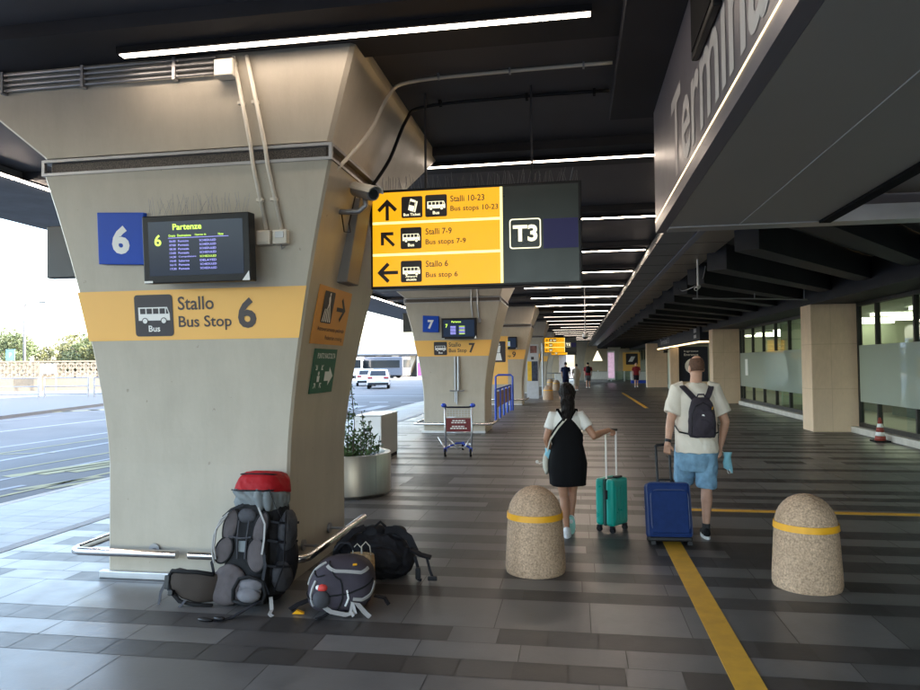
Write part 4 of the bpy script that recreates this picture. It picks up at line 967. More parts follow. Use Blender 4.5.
# ------------------------------------------------------------------ outside: parapet, rails, trees, vehicles, viaduct
def along(a,b,n): a=V(*a);b=V(*b); return [a.lerp(b,i/(n-1)) for i in range(n)]
PA=V(-70,38.5,-.01); PB=V(-33,52.5,-.01); pd=(PB-PA).normalized(); pl=(PB-PA).length; ang=math.atan2(pd.y,pd.x)
t=thing('screen_wall','long pale parapet of pierced concrete blocks across the road','wall',PA,ang)
b=MB(); b.box(0,0,0,pl,.3,.95); b.build('plinth',M['sand_block'],t)
b=MB(); n=int(pl/.55); z0,z1=.96,2.35
b.box(0,.05,z1-.12,pl,.25,z1); 
hrow=(z1-.12-z0)/2
for i in range(n):
    for r in range(2):
        x0=i*.55; za=z0+r*hrow; zb=za+hrow
        for p,q in (((x0,za),(x0+.55,zb)),((x0,zb),(x0+.55,za))):
            dx_=q[0]-p[0]; dz_=q[1]-p[1]; L=math.hypot(dx_,dz_); nx,nz=-dz_/L*.085,dx_/L*.085
            b.prism([(p[0]-nx,.08,p[1]-nz),(q[0]-nx,.08,q[1]-nz),(q[0]+nx,.08,q[1]+nz),(p[0]+nx,.08,p[1]+nz)],(0,.14,0))
        b.box(x0-.03,.1,za,x0+.03,.2,zb)
b.build('screen_blocks',M['sand_block'],t)
GA=V(-48,33.5,-.01); GB=V(-22.5,38.6,-.01); gd=(GB-GA).normalized(); gl=(GB-GA).length; gang=math.atan2(gd.y,gd.x)
n=9
for i in range(n):
    t=thing('guard_rail','grey two bar guard rail panel on the far pavement, %s counted from the column'%ORD[n-1-i],'guard rail',GA+gd*(gl/n*i),gang,'guard rail panels on the far pavement'); L=gl/n-.35; b=MB()
    for x in (0,L): b.tube([(x,0,0),(x,0,1.2)],.05,6)
    b.build('post',M['galv'],t); b=MB()
    for z in (1.15,.65,.2): b.tube([(0,0,z),(L,0,z)],.035,6)
    b.build('bar',M['galv'],t)
t=thing('street_lamp','tall slim street lamp with a single arm behind the pierced wall','street lamp',(-50,57,-.3))
b=MB(); b.tube([(0,0,0),(0,0,8.3)],[.16,.09],10); b.build('pole',M['lamp_grey'],t,smooth=True); b=MB(); b.tube([(0,0,7.9),(.6,0,8.05),(1.6,0,8.1)],.05,8); b.build('arm',M['lamp_grey'],t,smooth=True); b=MB(); b.obox((1.9,0,8.1),(.7,.25,.12)); b.build('lamp_head',M['lamp_grey'],t,bevel=.03)
for x,y,l,wd in ((-50.5,56,'small pale blue parking sign behind the pierced wall at the far left',.9),(-42.2,58,'blue sign half hidden by the nearest column, behind the wall',.7)):
    t=thing('road_sign',l,'road sign',(x,y,-.3)); b=MB(); b.tube([(0,0,0),(0,0,3.6)],.05,6); b.build('post',M['galv'],t); b=MB(); b.box(-wd/2,-.06,2.8,wd/2,-.03,3.8); b.build('panel',M['mask_blue'],t)
    D=Decal((0,-.062,3.0),X_,Z_,-Y_); D.text('P',-.12,.1,1,M['white'],h=.4,w=.28,bold=.03) if wd>.8 else D.rect(-.2,.3,.2,.36,1,M['white']); D.build('symbol',t)
t=thing('info_board','small framed notice board on the plinth of the pierced wall','board',(-40.9,49.1,1.0),ang); b=MB(); b.box(-.6,-.08,.3,.6,-.02,1.1); b.build('panel',M['galv'],t); b=MB(); b.box(-.6,-.06,-1,-.5,-.02,.3); b.box(.5,-.06,-1,.6,-.02,.3); b.build('leg',M['galv'],t)
def tree(x,y,h,r,m,label,seed):
    rn=random.Random(seed); t=thing('roadside_tree',label,'tree',(x,y,-.3),0,'trees behind the pierced wall')
    b=MB(); b.tube([(0,0,0),(.1,0,h*.3),(0,.1,h*.6)],[.22,.16,.08],8)
    for k in range(5): a=2*PI*k/5+rn.random(); b.tube([(.05,0,h*.28),(r*.35*math.cos(a),r*.35*math.sin(a),h*.5),(r*.7*math.cos(a),r*.7*math.sin(a),h*.7)],[.1,.07,.03],6)
    b.build('trunk',M['bark'],t,smooth=True); b=MB()
    for k in range(26):
        a=rn.uniform(0,2*PI); q=r*math.sqrt(rn.random())*.9; z=h*rn.uniform(.38,.9)*(1-.18*(q/r)**2); s=rn.uniform(.5,1.0)*r*.36
        leaves(b,(q*math.cos(a),q*math.sin(a),z),(s,s,s*.75),150,.34,rn)
    b.build('crown',m,t,fix=False)
trees=[(-58,62,6.9,4.2,'leaf_far','dark olive tree at the far left edge, left of the street lamp'),(-49.3,66,6.2,3.6,'leaf_far','dark green tree just right of the street lamp'),(-45.2,64,5.9,3.4,'leaf_far2','yellow green tree with rounded crown in the middle of the group'),(-40.6,66,5.4,3.0,'leaf_far2','smaller yellow green tree next to the nearest column'),(-35.5,68,5.3,3.0,'leaf_far','small dark tree half hidden by the nearest column'),(-47.2,68,5.6,3.6,'leaf_far','rounded olive green tree filling the gap in the middle, behind the others'),(-53.5,68,6.0,3.8,'leaf_far2','pale green tree between the lamp and the far left edge'),(-66,66,6.5,4.5,'leaf_far','dark tree farthest left, beyond the street lamp')]
for i,(x,y,h,r,m,l) in enumerate(trees): tree(x,y,h,r,M[m],l,i+11)
# cars
def make_car(label,x,y,rz):
    t=thing('parked_car',label,'car',(x,y,-.13),rz,'white cars on the road')
    prof=[(-2.15,.32),(-2.2,.62),(-2.08,.98),(-1.75,1.45),(-1.0,1.52),(.1,1.46),(.85,1.0),(1.9,.85),(2.15,.6),(2.12,.32)]   # y (rear = -), z
    b=MB(); rr=[]
    for x_,sc in ((-.86,.93),(-.80,.99),(-.4,1.),(.4,1.),(.80,.99),(.86,.93)): rr.append([V(x_*(1-.16*max(0,(z-.95)/.57)),yy*sc,.32+(z-.32)*sc) for yy,z in prof])
    b.loft(rr); b.build('body',M['car_white'],t,smooth=True,angle=40)
    b=MB(); b.prism([(-.62,-2.07,1.04),(.62,-2.07,1.04),(.56,-1.80,1.40),(-.56,-1.80,1.40)],(0,-.012,.004)); b.build('rear_window',M['car_glass'],t)
    b=MB()
    for s in (-1,1): b.prism([(s*.865,-1.5,1.0),(s*.865,.6,1.0),(s*.77,.1,1.4),(s*.77,-1.2,1.42)],(s*.012,0,0))
    b.build('side_window',M['car_glass'],t)
    for s in (-1,1): b=MB(); b.box(s*.62-.18,-2.22,.82,s*.62+.18,-2.1,.95); b.build('tail_lamp',M['tail_red'],t)
    b=MB(); b.box(-.8,-2.23,.3,.8,-2.0,.5); b.build('bumper',M['car_glass'],t); b=MB(); b.box(-.26,-2.23,.62,.26,-2.19,.74); b.build('number_plate',M['white'],t)
    for s in (-1,1):
        for yy in (-1.35,1.35):
            b=MB(); b.tube([(s*.66,yy,.32),(s*.87,yy,.32)],.32,20); w_=b.build('wheel',M['rubber'],t,smooth=True,angle=40); b=MB(); b.tube([(s*.72,yy,.32),(s*.878,yy,.32)],.2,14); b.build('rim',M['alum'],w_)
    return t
make_car('white hatchback seen from behind on the road, the nearer of the two',-15.6,54.5,math.radians(14))
make_car('white car behind the nearer hatchback, farther and more to the left',-19.0,62,math.radians(18))
def make_bus(label,x,y,rz,m):
    t=thing('parked_bus',label,'bus',(x,y,-.13),rz,'buses under the far viaduct')
    b=MB(); b.box(-1.25,-5.5,.35,1.25,5.5,3.1); b.build('body',m,t,bevel=.15); b=MB(); b.box(-1.1,-5.53,1.5,1.1,-5.5,2.7); b.build('windscreen',M['car_glass'],t)
    b=MB(); b.box(1.251,-5,1.5,1.27,5,2.6); b.box(-1.27,-5,1.5,-1.251,5,2.6); b.build('side_window',M['car_glass'],t)
    for s in (-1,1):
        for yy in (-3.5,3.3): b=MB(); b.tube([(s*.95,yy,.5),(s*1.2,yy,.5)],.5,16); b.build('wheel',M['rubber'],t)
make_bus('white coach parked at the left under the far viaduct',-32.6,104,math.radians(6),M['car_white'])
make_bus('grey bus parked just right of the white coach',-29.6,101,math.radians(75),M['bus_grey'])
t=thing('far_viaduct','pale elevated road on splayed columns across the bus yard','viaduct',(-28,112,0),math.radians(-2))
b=MB(); b.box(-40,0,3.35,26,14,4.2); b.build('deck',M['deck_grey'],t); b=MB(); b.box(-40,-.25,3.6,26,-.01,5.0); b.build('parapet',M['poster_grey'],t); b=MB()
b.box(-40,13,-.2,26,13.4,3.3); b.build('rear_wall',M['deck_grey'],t)
for k in range(7):
    x=-18+k*6.0
    for s in (-1,1): b=MB(); b.prism([(x-.5,.3,-.2),(x+.5,.3,-.2),(x+s*1.4+.55,.3,3.34),(x+s*1.4-.55,.3,3.34)],(0,1.2*1+(.02*s),0)) if s<0 else b.prism([(x-.5,1.6,-.2),(x+.5,1.6,-.2),(x+1.95,1.6,3.34),(x+.85,1.6,3.34)],(0,1.2,0)); b.build('column',M['concrete_paint'],t)
t=thing('advert_totem','white and magenta advert totem under the far viaduct beside the second column','advert',(-21.3,96,-.13)); b=MB(); b.box(-.7,0,.1,.7,.3,3.1); b.build('frame',M['white'],t,bevel=.2); b=MB(); b.box(-.55,-.02,.35,.55,-.004,2.2); b.build('print',M['pink'],t)
# ------------------------------------------------------------------ bags by the column
def placed(o,loc,rot): o.location=loc; o.rotation_euler=rot
t=thing('trekking_backpack','tall trekking backpack with red top and grey harness leaning on the nearest column','backpack',(-2.315,4.58,.0))
t.rotation_euler=(math.radians(-11),math.radians(-2.5),math.radians(-12)); t.scale=(1.08,1.0,.925)
def bl(name,shapes,m,vox=.006,sm=3,par=None,wr=(.006,12,10)):
    b=MB(); shapes(b); return blob(b,name,m,par or t,vox,sm,wr)
bl('body',lambda b:(b.rings([(.03,0,.17,.15,.10),(.08,0,.17,.19,.14),(.25,0,.18,.205,.15),(.5,.0,.18,.205,.15),(.68,.0,.17,.185,.14),(.76,0,.17,.17,.13)],28,2.6),b.ell((.2,.2,.33),(.06,.11,.22)),b.ell((-.2,.2,.36),(.055,.1,.2)),b.ell((0,.31,.35),(.14,.07,.24))),M['bag_black'])
bl('side_pocket',lambda b:(b.ell((.225,.15,.55),(.05,.09,.16)),b.ell((.215,.14,.22),(.05,.10,.12))),M['bag_grey'])
bl('hood',lambda b:(b.rings([(.70,0,.15,.165,.14),(.76,.0,.15,.185,.15),(.83,.01,.15,.175,.15),(.87,.0,.15,.15,.13)],26,2.4),b.ell((-.05,.02,.80),(.11,.03,.03),(0,.45,0)),b.ell((.07,.015,.78),(.03,.03,.09),(0,-.25,0)),b.ell((.13,.03,.77),(.03,.03,.08),(0,-.1,0))),M['bag_slate'],.005,2,wr=(.011,13,9))
bl('lid',lambda b:(b.rings([(.835,0,.15,.165,.14),(.85,0,.15,.178,.155),(.90,.0,.155,.17,.155),(.95,.0,.16,.152,.145),(.985,.0,.17,.13,.12),(1.0,0,.17,.10,.09)],26,3.2),),M['bag_red'],.006,3)
b=MB(); b.tube([(-.128,.06,.972),(-.09,.036,.975),(.09,.036,.975),(.128,.06,.972),(.135,.2,.972)],.006,8); b.tube([(-.17,.03,.85),(-.12,-.005,.845),(.12,-.005,.845),(.17,.03,.85)],.006,8); b.build('lid_piping',M['bag_black'],t,smooth=True)
bl('back_panel',lambda b:(b.rings([(.02,-.01,.05,.17,.05),(.15,-.01,.045,.18,.06),(.45,0,.04,.155,.055),(.62,0,.04,.13,.05),(.74,0,.05,.11,.05)],24,3.),),M['black_matte'])
bl('collar_pad',lambda b:b.ell((.0,-.005,.655),(.075,.025,.055)),M['bag_grey'])
for nm,c,r,ro in (('a',(-.118,-.015,.575),(.055,.020,.13),(0,.16,0)),('b',(-.152,-.02,.395),(.066,.020,.10),(0,.35,0)),('c',(.122,-.015,.56),(.052,.020,.13),(0,.22,0)),('d',(.108,-.018,.37),(.075,.022,.125),(0,-.08,0))):
    b=MB(); b.ell(c,r,ro); pad=b.build('shoulder_pad',M['pad_grey'],t,smooth=True)
    E_=Euler(ro).to_matrix(); b=MB(); b.tube([Vector(c)+E_@V(r[0]*1.0*math.cos(a),-.002,r[2]*1.0*math.sin(a)) for a in [2*PI*k/24 for k in range(25)]],.008,6); b.build('binding',M['black_matte'],pad,smooth=True)
bl('lumbar_pad',lambda b:(b.ell((-.085,-.03,.15),(.135,.045,.15),(0,.25,0)),b.ell((-.11,-.03,.08),(.12,.045,.08)),),M['pad_grey'],.006,5)
bl('belt_pad',lambda b:(b.ell((.115,-.06,.165),(.085,.05,.045)),b.ell((.11,-.07,.09),(.085,.055,.05)),b.ell((.1,-.045,.125),(.085,.04,.075))),M['pad_pale'],.005,2)
b=MB(); b.tube([(.015,-.10,.05),(.02,-.115,.13),(.04,-.09,.205),(.12,-.09,.225),(.20,-.06,.19),(.215,-.04,.1),(.2,-.05,.04),(.1,-.09,.03),(.015,-.10,.05)],.013,8); b.build('belt_edge',M['black_matte'],t,smooth=True)
# hip belt wing lying out to the left
b=MB(); rr=[]
for x,y,z,h,th in ((-.16,-.04,.10,.10,.035),(-.26,-.08,.10,.115,.035),(-.36,-.11,.12,.105,.03),(-.44,-.12,.155,.085,.028),(-.49,-.11,.175,.05,.018)):
    rr.append([V(x+.02*math.sin(a),y+th*math.cos(a),z+.02+h*math.sin(a)) for a in [2*PI*k/14 for k in range(14)]])
b.loft(rr); wing=b.build('hip_belt',M['pad_brown'],t,smooth=True)
b=MB(); b.tube([(-.17,-.08,.22),(-.28,-.115,.235),(-.38,-.14,.235),(-.46,-.14,.235),(-.50,-.12,.19),(-.47,-.14,.10),(-.38,-.135,.02),(-.27,-.11,-.0),(-.16,-.08,-.0)],.016,8); b.build('piping',M['black_matte'],wing,smooth=True)
b=MB(); b.box(-.515,-.15,.1,-.475,-.11,.20); b.box(-.46,-.17,.06,-.42,-.14,.10); b.build('buckle',M['black'],wing,bevel=.005)
b=MB(); b.ribbon([(-.50,-.13,.18),(-.53,-.15,.08),(-.52,-.17,-.02),(-.53,-.2,-.06)],.022,(0,-1,0),.003); b.ribbon([(-.33,-.14,.03),(-.36,-.17,-.03),(-.42,-.22,-.07),(-.46,-.24,-.08)],.022,(0,-1,.5),.003); b.build('belt_strap',M['bag_grey'],t)
b=MB()
b.tube([(-.10,-.04,.70),(-.18,-.05,.62),(-.22,-.055,.5),(-.225,-.05,.38),(-.20,-.05,.30)],.007,6); b.tube([(-.13,-.045,.66),(-.2,-.06,.55),(-.205,-.06,.42),(-.19,-.05,.33)],.006,6)
b.ribbon([(.10,-.03,.72),(.175,-.05,.6),(.185,-.06,.48),(.17,-.05,.38)],.014,(0,-1,0),.003); b.build('cord',M['strap_grey'],t)
b=MB()
b.ribbon([(-.02,-.03,.74),(-.10,-.05,.70),(-.17,-.04,.64)],.02,(0,-1,0)); b.ribbon([(.17,-.04,.42),(.21,-.06,.3),(.2,-.06,.2),(.23,-.03,.1)],.022,(0,-1,0)); b.ribbon([(-.19,-.045,.35),(-.235,-.03,.3),(-.21,-.02,.2)],.022,(0,-1,0))
b.ribbon([(.26,.06,.7),(.27,.05,.5),(.275,.05,.3),(.25,.0,.12)],.02,(-1,-.3,0)); b.ribbon([(.17,-.03,.86),(.22,.0,.72),(.26,.03,.62)],.02,(-1,-.6,0))
b.ribbon([(.19,-.05,.06),(.16,-.14,.015),(.10,-.22,-.045),(.05,-.28,-.062),(-.0,-.30,-.068)],.03,(0,-.3,1),.006); b.build('webbing',M['bag_black'],t)
b=MB(); b.ell((-.03,-.3,-.055),(.055,.03,.014)); b.ell((.05,-.27,-.045),(.04,.025,.016)); b.build('strap_buckle',M['black'],t,smooth=True)
b=MB(); b.ribbon([(.23,.0,.08),(.27,-.04,.0),(.29,-.09,-.02),(.33,-.12,-.03)],.024,(0,-.5,1),.003); b.build('loose_strap',M['strap_grey'],t)
b=MB()
for z in (.30,.48,.62): b.ribbon([(.17,.0,z),(.23,.03,z-.01),(.262,.12,z-.015),(.25,.24,z-.01)],.018,lambda f:V(1,-1+f*1.5,0),.005)
for z in (.33,.5): b.ribbon([(-.16,.0,z),(-.225,.05,z-.01),(-.262,.14,z-.01),(-.24,.24,z)],.018,lambda f:V(-1,-1+f*1.5,0),.005)
b.build('compression_strap',M['bag_black'],t)
b=MB(); b.tube([(-.04,-.035,.62),(-.04,-.04,.5),(-.03,-.035,.34)],.006,6); b.tube([(.04,-.035,.62),(.035,-.04,.5),(.03,-.035,.34)],.006,6); b.tube([(-.10,-.05,.50),(0,-.055,.49),(.08,-.05,.50)],.007,6); b.build('frame_seam',M['bag_grey'],t)
b=MB(); b.box(-.035,-.028,.39,.03,-.022,.47); b.build('label_patch',M['bag_slate'],t)
for xx in (-.02,.02): pass
# daypack
t=thing('daypack','charcoal daypack with pale grey zip trims lying by the bumper rail','backpack',(-1.605,4.66,0),math.radians(12))
def dome(az,el,k=1.0):   # surface of the bag, azimuth from front
    c=max(0,math.cos(el))**(.55 if el<0 else .8); sx=math.copysign(abs(math.sin(az))**.62,math.sin(az))*c; sy=-math.copysign(abs(math.cos(az))**.62,math.cos(az))*c
    z=math.copysign(abs(math.sin(el))**(.75 if el<0 else .95),math.sin(el))
    return V(.225*k*sx+.02*z,.165*k*sy+.03*z,.155+(.155 if el<0 else .19)*k*z)
b=MB(); rr=[]
for i in range(0,13):
    el=-PI/2*.98+PI*.98*i/12; rr.append([dome(2*PI*j/36,el) for j in range(36)])
b.loft(rr); b.build('body',M['plum'],t,smooth=True)
def trim(name,pts,wd,m,k=1.015):
    q=[]
    P=[(math.radians(a),math.radians(e)) for a,e in pts]
    for i in range(len(P)-1):
        for s in range(5): q.append(dome(P[i][0]+(P[i+1][0]-P[i][0])*s/5,P[i][1]+(P[i+1][1]-P[i][1])*s/5,k))
    q.append(dome(*P[-1],k)); b=MB(); n=len(q)
    b.ribbon(q,wd,lambda f:(q[min(n-1,int(f*(n-1)+.5))]-V(0,0,.17)).normalized(),.008); return b.build(name,m,t,smooth=False)
trim('zip_trim',[(-30,50),(-5,38),(30,33),(62,40)],.022,M['strap_grey'])
trim('zip_trim',[(15,-12),(35,-16),(62,-8),(80,8)],.022,M['strap_grey'])
trim('zip_trim',[(-78,5),(-74,35),(-50,58)],.020,M['strap_grey'])
trim('zip_trim',[(-42,-32),(-48,-5),(-40,18)],.018,M['strap_grey'])
trim('seam',[(-88,-8),(-45,-14),(-20,-10),(0,-4),(30,4),(70,16)],.008,M['black_matte'],1.012)
trim('seam',[(-40,62),(-15,48),(0,20),(2,-10),(0,-45)],.008,M['black_matte'],1.012)
trim('seam',[(-88,40),(-40,25),(-22,30)],.007,M['black_matte'],1.012)
trim('bungee_cord',[(6,-30),(8,-10),(5,2)],.010,M['white'])
b=MB(); b.ell(dome(-.35,.10,.99),(.034,.022,.026)); b.build('badge',M['red_patch'],t,smooth=True); b=MB(); b.ell(dome(-.5,.12,1.02),(.016,.014,.016)); b.ell(dome(-.2,-.3,1.02),(.02,.016,.02)); b.build('toggle',M['white'],t,smooth=True)
b=MB(); b.ell(dome(-.33,-.22,.99),(.06,.04,.06)); b.build('mesh_pocket',M['bag_grey'],t,smooth=True)
b=MB(); p=dome(.35,.9,1.01); b.obox(p,(.026,.012,.016),(.9,0,.3)); b.build('logo_tab',M['yellow_band'],t)
b=MB(); b.ribbon([(-.13,-.15,.07),(-.05,-.20,.035),(.05,-.22,.02),(.11,-.21,.03),(.09,-.19,.09),(.13,-.2,.075),(.18,-.23,.03),(.21,-.25,.012)],.03,(0,-.7,1),.005); b.ribbon([(.09,-.18,.09),(.08,-.21,.04),(.1,-.23,.012)],.02,(0,-1,.2),.005); b.build('strap',M['strap_grey'],t)
b=MB(); b.ribbon([(-.22,-.02,.06),(-.29,-.05,.04),(-.34,-.08,.015)],.06,(0,0,1),.01); b.ribbon([(-.05,-.17,.03),(-.1,-.22,.012),(-.14,-.25,.01)],.03,(0,0,1),.006); b.ribbon([(.22,.0,.07),(.29,-.02,.06),(.32,-.03,.015)],.03,(0,-.3,1),.006); b.build('webbing',M['bag_black'],t)
b=MB(); b.tube([(-.06,.05,.37),(-.02,.06,.42),(.04,.06,.42),(.08,.05,.37)],.010,8); b.build('grab_handle',M['bag_black'],t,smooth=True)
# big black rucksack lying behind
t=thing('black_rucksack','large plain black rucksack lying on its side behind the daypack','backpack',(-1.585,5.42,0),math.radians(8)); t.scale=(.80,.8,.84)
bl('body',lambda b:(b.rings([(.01,0,0,.30,.18),(.06,0,0,.35,.22),(.2,.02,0,.34,.22),(.32,.02,.02,.27,.18),(.38,.02,.03,.20,.12)],28,2.6),b.ell((-.28,.03,.2),(.13,.17,.16)),b.ell((.3,0,.16),(.08,.17,.13)),b.ell((.05,-.2,.17),(.22,.06,.12)),b.ell((-.02,.0,.40),(.11,.09,.06)),b.ell((.2,.02,.37),(.10,.09,.07))),M['bag_black'],.008,3,wr=(.018,8,9))
b=MB(); b.ribbon([(.1,-.05,.42),(.22,-.1,.44),(.34,-.1,.36),(.4,-.12,.24)],.07,(0,-1,.6),.016); b.ribbon([(.36,-.14,.27),(.46,-.2,.23),(.56,-.22,.21)],.05,(0,-.3,1),.02); b.ribbon([(.52,-.22,.21),(.55,-.24,.1),(.58,-.25,.03)],.025,(0,-1,0),.005); b.ribbon([(.40,-.15,.2),(.44,-.2,.08),(.43,-.22,.015),(.47,-.24,.01)],.03,(0,-1,.2),.005); b.ribbon([(-.1,-.06,.45),(-.2,-.12,.43),(-.36,-.14,.28),(-.4,-.12,.12)],.06,(0,-1,.6),.015); b.tube([(-.02,-.03,.44),(.05,-.04,.5),(.1,-.03,.45)],.013,8); b.build('strap',M['bag_black'],t)
b=MB(); b.box(.41,-.25,.02,.46,-.2,.12); b.box(.53,-.27,.01,.62,-.23,.05); b.build('buckle',M['black'],t,bevel=.008)
t=thing('paper_bag','crumpled printed paper carrier bag standing between the daypack and the black rucksack','paper bag',(-1.575,5.0,0),math.radians(10)); t.scale=(.85,.85,.80)
b=MB(); rn=random.Random(2); rr=[]
for z,wx,wy in ((0,.10,.06),(.1,.105,.062),(.2,.10,.05),(.27,.105,.035),(.34,.10,.03)):
    rr.append([V(sx*wx+rn.uniform(-.008,.008),sy*wy+rn.uniform(-.008,.008),z+rn.uniform(-.012,.012)) for sx,sy in ((-1,-1),(-.4,-1.1),(.3,-.9),(1,-1),(1.1,0),(1,1),(0,.9),(-1,1),(-.9,0))])
b.loft(rr,True,False); b.build('body',M['paper'],t)
b=MB(); b.box(.02,-.068,.06,.10,-.0655,.22); b.build('red_print',M['paper_red'],t)
for s,x in ((-1,-.03),(1,.035)): b=MB(); b.tube([(x-.04,s*.03,.32),(x-.035,s*.03,.4),(x,s*.032,.44),(x+.035,s*.03,.4),(x+.045,s*.03,.32)],.005,6); b.build('handle',M['canvas'],t,smooth=True)
t=thing('wrapper','small crumpled yellow wrapper on the floor between the backpacks','wrapper',(-1.85,4.48,.0)); b=MB(); b.add([(-.04,-.015,.004),(.0,-.02,.03),(.045,-.01,.006),(.035,.02,.012),(-.01,.015,.028),(-.035,.02,.005),(0,0,.001)],[(0,1,4,5),(1,2,3,4),(0,6,2,1),(5,4,6),(3,2,6),(4,3,6),(0,5,6)]); b.build('foil',M['yellow_band'],t)

# ------------------------------------------------------------------ people
def hand(b,W,F,N,Sd,curl=1.1,sc=1.,spread=.0):
    W=Vector(W); F=Vector(F).normalized(); N=(Vector(N)-F*Vector(N).dot(F)).normalized(); Sd=(Vector(Sd)-F*Vector(Sd).dot(F)-N*Vector(Sd).dot(N)).normalized()
    for o in (-.028,-.01,.01,.026): b.capsule(W+Sd*o*.7*sc,W+(F*.085+Sd*o)*sc,.017*sc,.0125*sc,10)
    for i,(o,l) in enumerate(((.03,.9),(.0105,1.0),(-.0105,.95),(-.031,.75))):
        p=W+(F*.088+Sd*o)*sc; a=0.
        for k,(sl,r0,r1) in enumerate(((.042,.0098,.009),(.027,.009,.0082),(.02,.0082,.007))):
            a+=curl*(.55 if k==0 else .75)*(1+.08*i); d=F*math.cos(a)+N*math.sin(a)+Sd*(o*spread)
            q=p+d*sl*l*sc; b.capsule(p,q,r0*sc,r1*sc,10); p=q
    p=W+(F*.025+Sd*.03)*sc; q=p+(F*.6+Sd*.6+N*.45).normalized()*.042*sc; r=q+(F*.85+Sd*.1+N*.55).normalized()*.032*sc
    b.capsule(p,q,.014*sc,.011*sc,10); b.capsule(q,r,.011*sc,.0085*sc,10)
def head(b,c,s,yaw=0,pitch=0):
    """head centred on c (skull), facing +Y turned by yaw"""
    R=Euler((pitch,0,yaw)).to_matrix(); P=lambda x,y,z:Vector(c)+R@V(x*s,y*s,z*s)
    rot=(pitch,0,yaw)
    b.ell(P(0,-.012,.018),(.076*s,.096*s,.094*s),rot,22,14); b.ell(P(0,.02,-.045),(.062*s,.07*s,.075*s),rot,20,12); b.ell(P(0,.055,-.085),(.03*s,.03*s,.025*s),rot)
    b.capsule(P(0,.085,.005),P(0,.108,-.03),.010*s,.015*s); b.ell(P(0,.083,-.062),(.024*s,.012*s,.012*s),rot)
    b.ell(P(0,.075,.025),(.055*s,.018*s,.012*s),rot)
    for sx in (-1,1): b.ell(P(sx*.078,-.005,-.012),(.012*s,.024*s,.034*s),rot); b.ell(P(sx*.045,.06,-.025),(.022*s,.025*s,.02*s),rot)
    return P
def eyes(P,s,parent):
    for sx in (-1,1):
        b=MB(); b.ell(P(sx*.031,.08,.003),(.013*s,.010*s,.009*s)); o=b.build('eye',M['white'],parent,smooth=True)
        b=MB(); b.ell(P(sx*.031,.0875,.003),(.006*s,.005*s,.006*s)); b.build('iris',M['hair_dark'],o,smooth=True)

# --- man
man=thing('person','man from behind in a cream t-shirt and blue denim shorts pulling a navy suitcase','person',(1.13,7.0,0)); man.scale=(.86,1,1)
b=MB()
hp=V(0.03,.0,1.60)
P=head(b,V(.02,.03,1.605),1.0,yaw=.22,pitch=-.05)
b.capsule((.0,.0,1.40),(.02,.02,1.55),.066,.060)
b.rings([(.80,0,0,.165,.115),(.9,0,0,.185,.135),(1.05,0,.01,.185,.135),(1.25,0,0,.195,.13),(1.36,0,-.01,.19,.105),(1.43,0,-.01,.11,.08)],26)
# arms: left pulls the case, right hangs with a mask
LA=[V(-.20,-.01,1.365),V(-.285,-.07,1.095),V(-.325,-.115,.885)]; RA=[V(.20,-.01,1.365),V(.305,-.03,1.09),V(.275,.06,.86)]
for A in (LA,RA):
    b.capsule(A[0],A[1],.060,.047); b.capsule(A[1],A[1].lerp(A[2],.35),.046,.045); b.capsule(A[1].lerp(A[2],.3),A[2],.045,.028)
hand(b,LA[2],(-.05,.35,-1),(.15,.6,-.1),(1,.3,0),1.35)
hand(b,RA[2],(-.05,.12,-1),(-1,.1,0),(0,1,0),.75)
# legs: right planted, left swinging forward
RL=[V(.10,.0,.86),V(.105,.03,.47),V(.075,-.06,.10)]; LL=[V(-.10,.02,.86),V(-.11,.20,.49),V(-.10,.27,.11)]
for A in (RL,LL):
    b.capsule(A[0],A[1],.098,.062); b.capsule(A[1],A[1].lerp(A[2],.33)-V(0,.012,0),.058,.062); b.capsule(A[1].lerp(A[2],.3)-V(0,.012,0),A[2],.060,.036)
    b.capsule(A[2],A[2]+V(0,.10,-.06),.036,.03)
body=blob(b,'body',M['skin'],man,.0052,4); eyes(P,1.0,man)
b=MB(); R2=Euler((-.05,0,.22)).to_matrix(); hc=V(.02,.03,1.605)
vs=[]; rr=[]
for i in range(9):
    el=math.radians(-32+i*9.5); rr.append([hc+R2@V(.0795*math.cos(el)*math.sin(a),-.012-.0995*math.cos(el)*math.cos(a),.018+.0975*math.sin(el)) for a in [math.radians(-118+236*k/24) for k in range(25)]])
b.loft(rr,False,False,closed=False); o=b.build('hair',M['hair_short'],man,smooth=True); sm=o.modifiers.new('s','SOLIDIFY'); sm.thickness=.004; sm.offset=0
b=MB()
b.rings([(.80,0,.0,.222,.155),(.84,0,.0,.225,.16),(.95,0,0,.222,.158),(1.1,0,.0,.222,.155),(1.22,0,-.005,.226,.15),(1.32,0,-.01,.222,.135),(1.40,0,-.01,.165,.11),(1.455,.005,0,.085,.075)],30)
for A in (LA,RA):
    d=(A[1]-A[0]).normalized(); a0=A[0]-d*.03; e=A[0]+d*.215
    b.tube([a0+V(-.06 if A[0].x>0 else .06,0,.01),a0,A[0]+d*.1,e],[.07,.080,.088,.094],18)
blob(b,'shirt',M['tee_cream'],man,.006,5,(.011,7,5))
b=MB()
b.rings([(.62,0,.03,.18,.13),(.72,0,.02,.20,.155),(.80,0,.01,.208,.15),(.90,0,0,.20,.145)],28)
for A in (RL,LL):
    d=(A[1]-A[0]).normalized(); kn=A[0]+d*(.395 if A is RL else .40); b.tube([A[0]+V(0,0,.0),A[0]+d*.2,kn],[.125,.118,.108],20)
blob(b,'shorts',M['denim'],man,.006,3,(.011,9,9))
b=MB(); b.rings([(.897,0,0,.203,.148),(.925,0,0,.203,.148)],28); b.build('belt',M['rack_brown'],man)
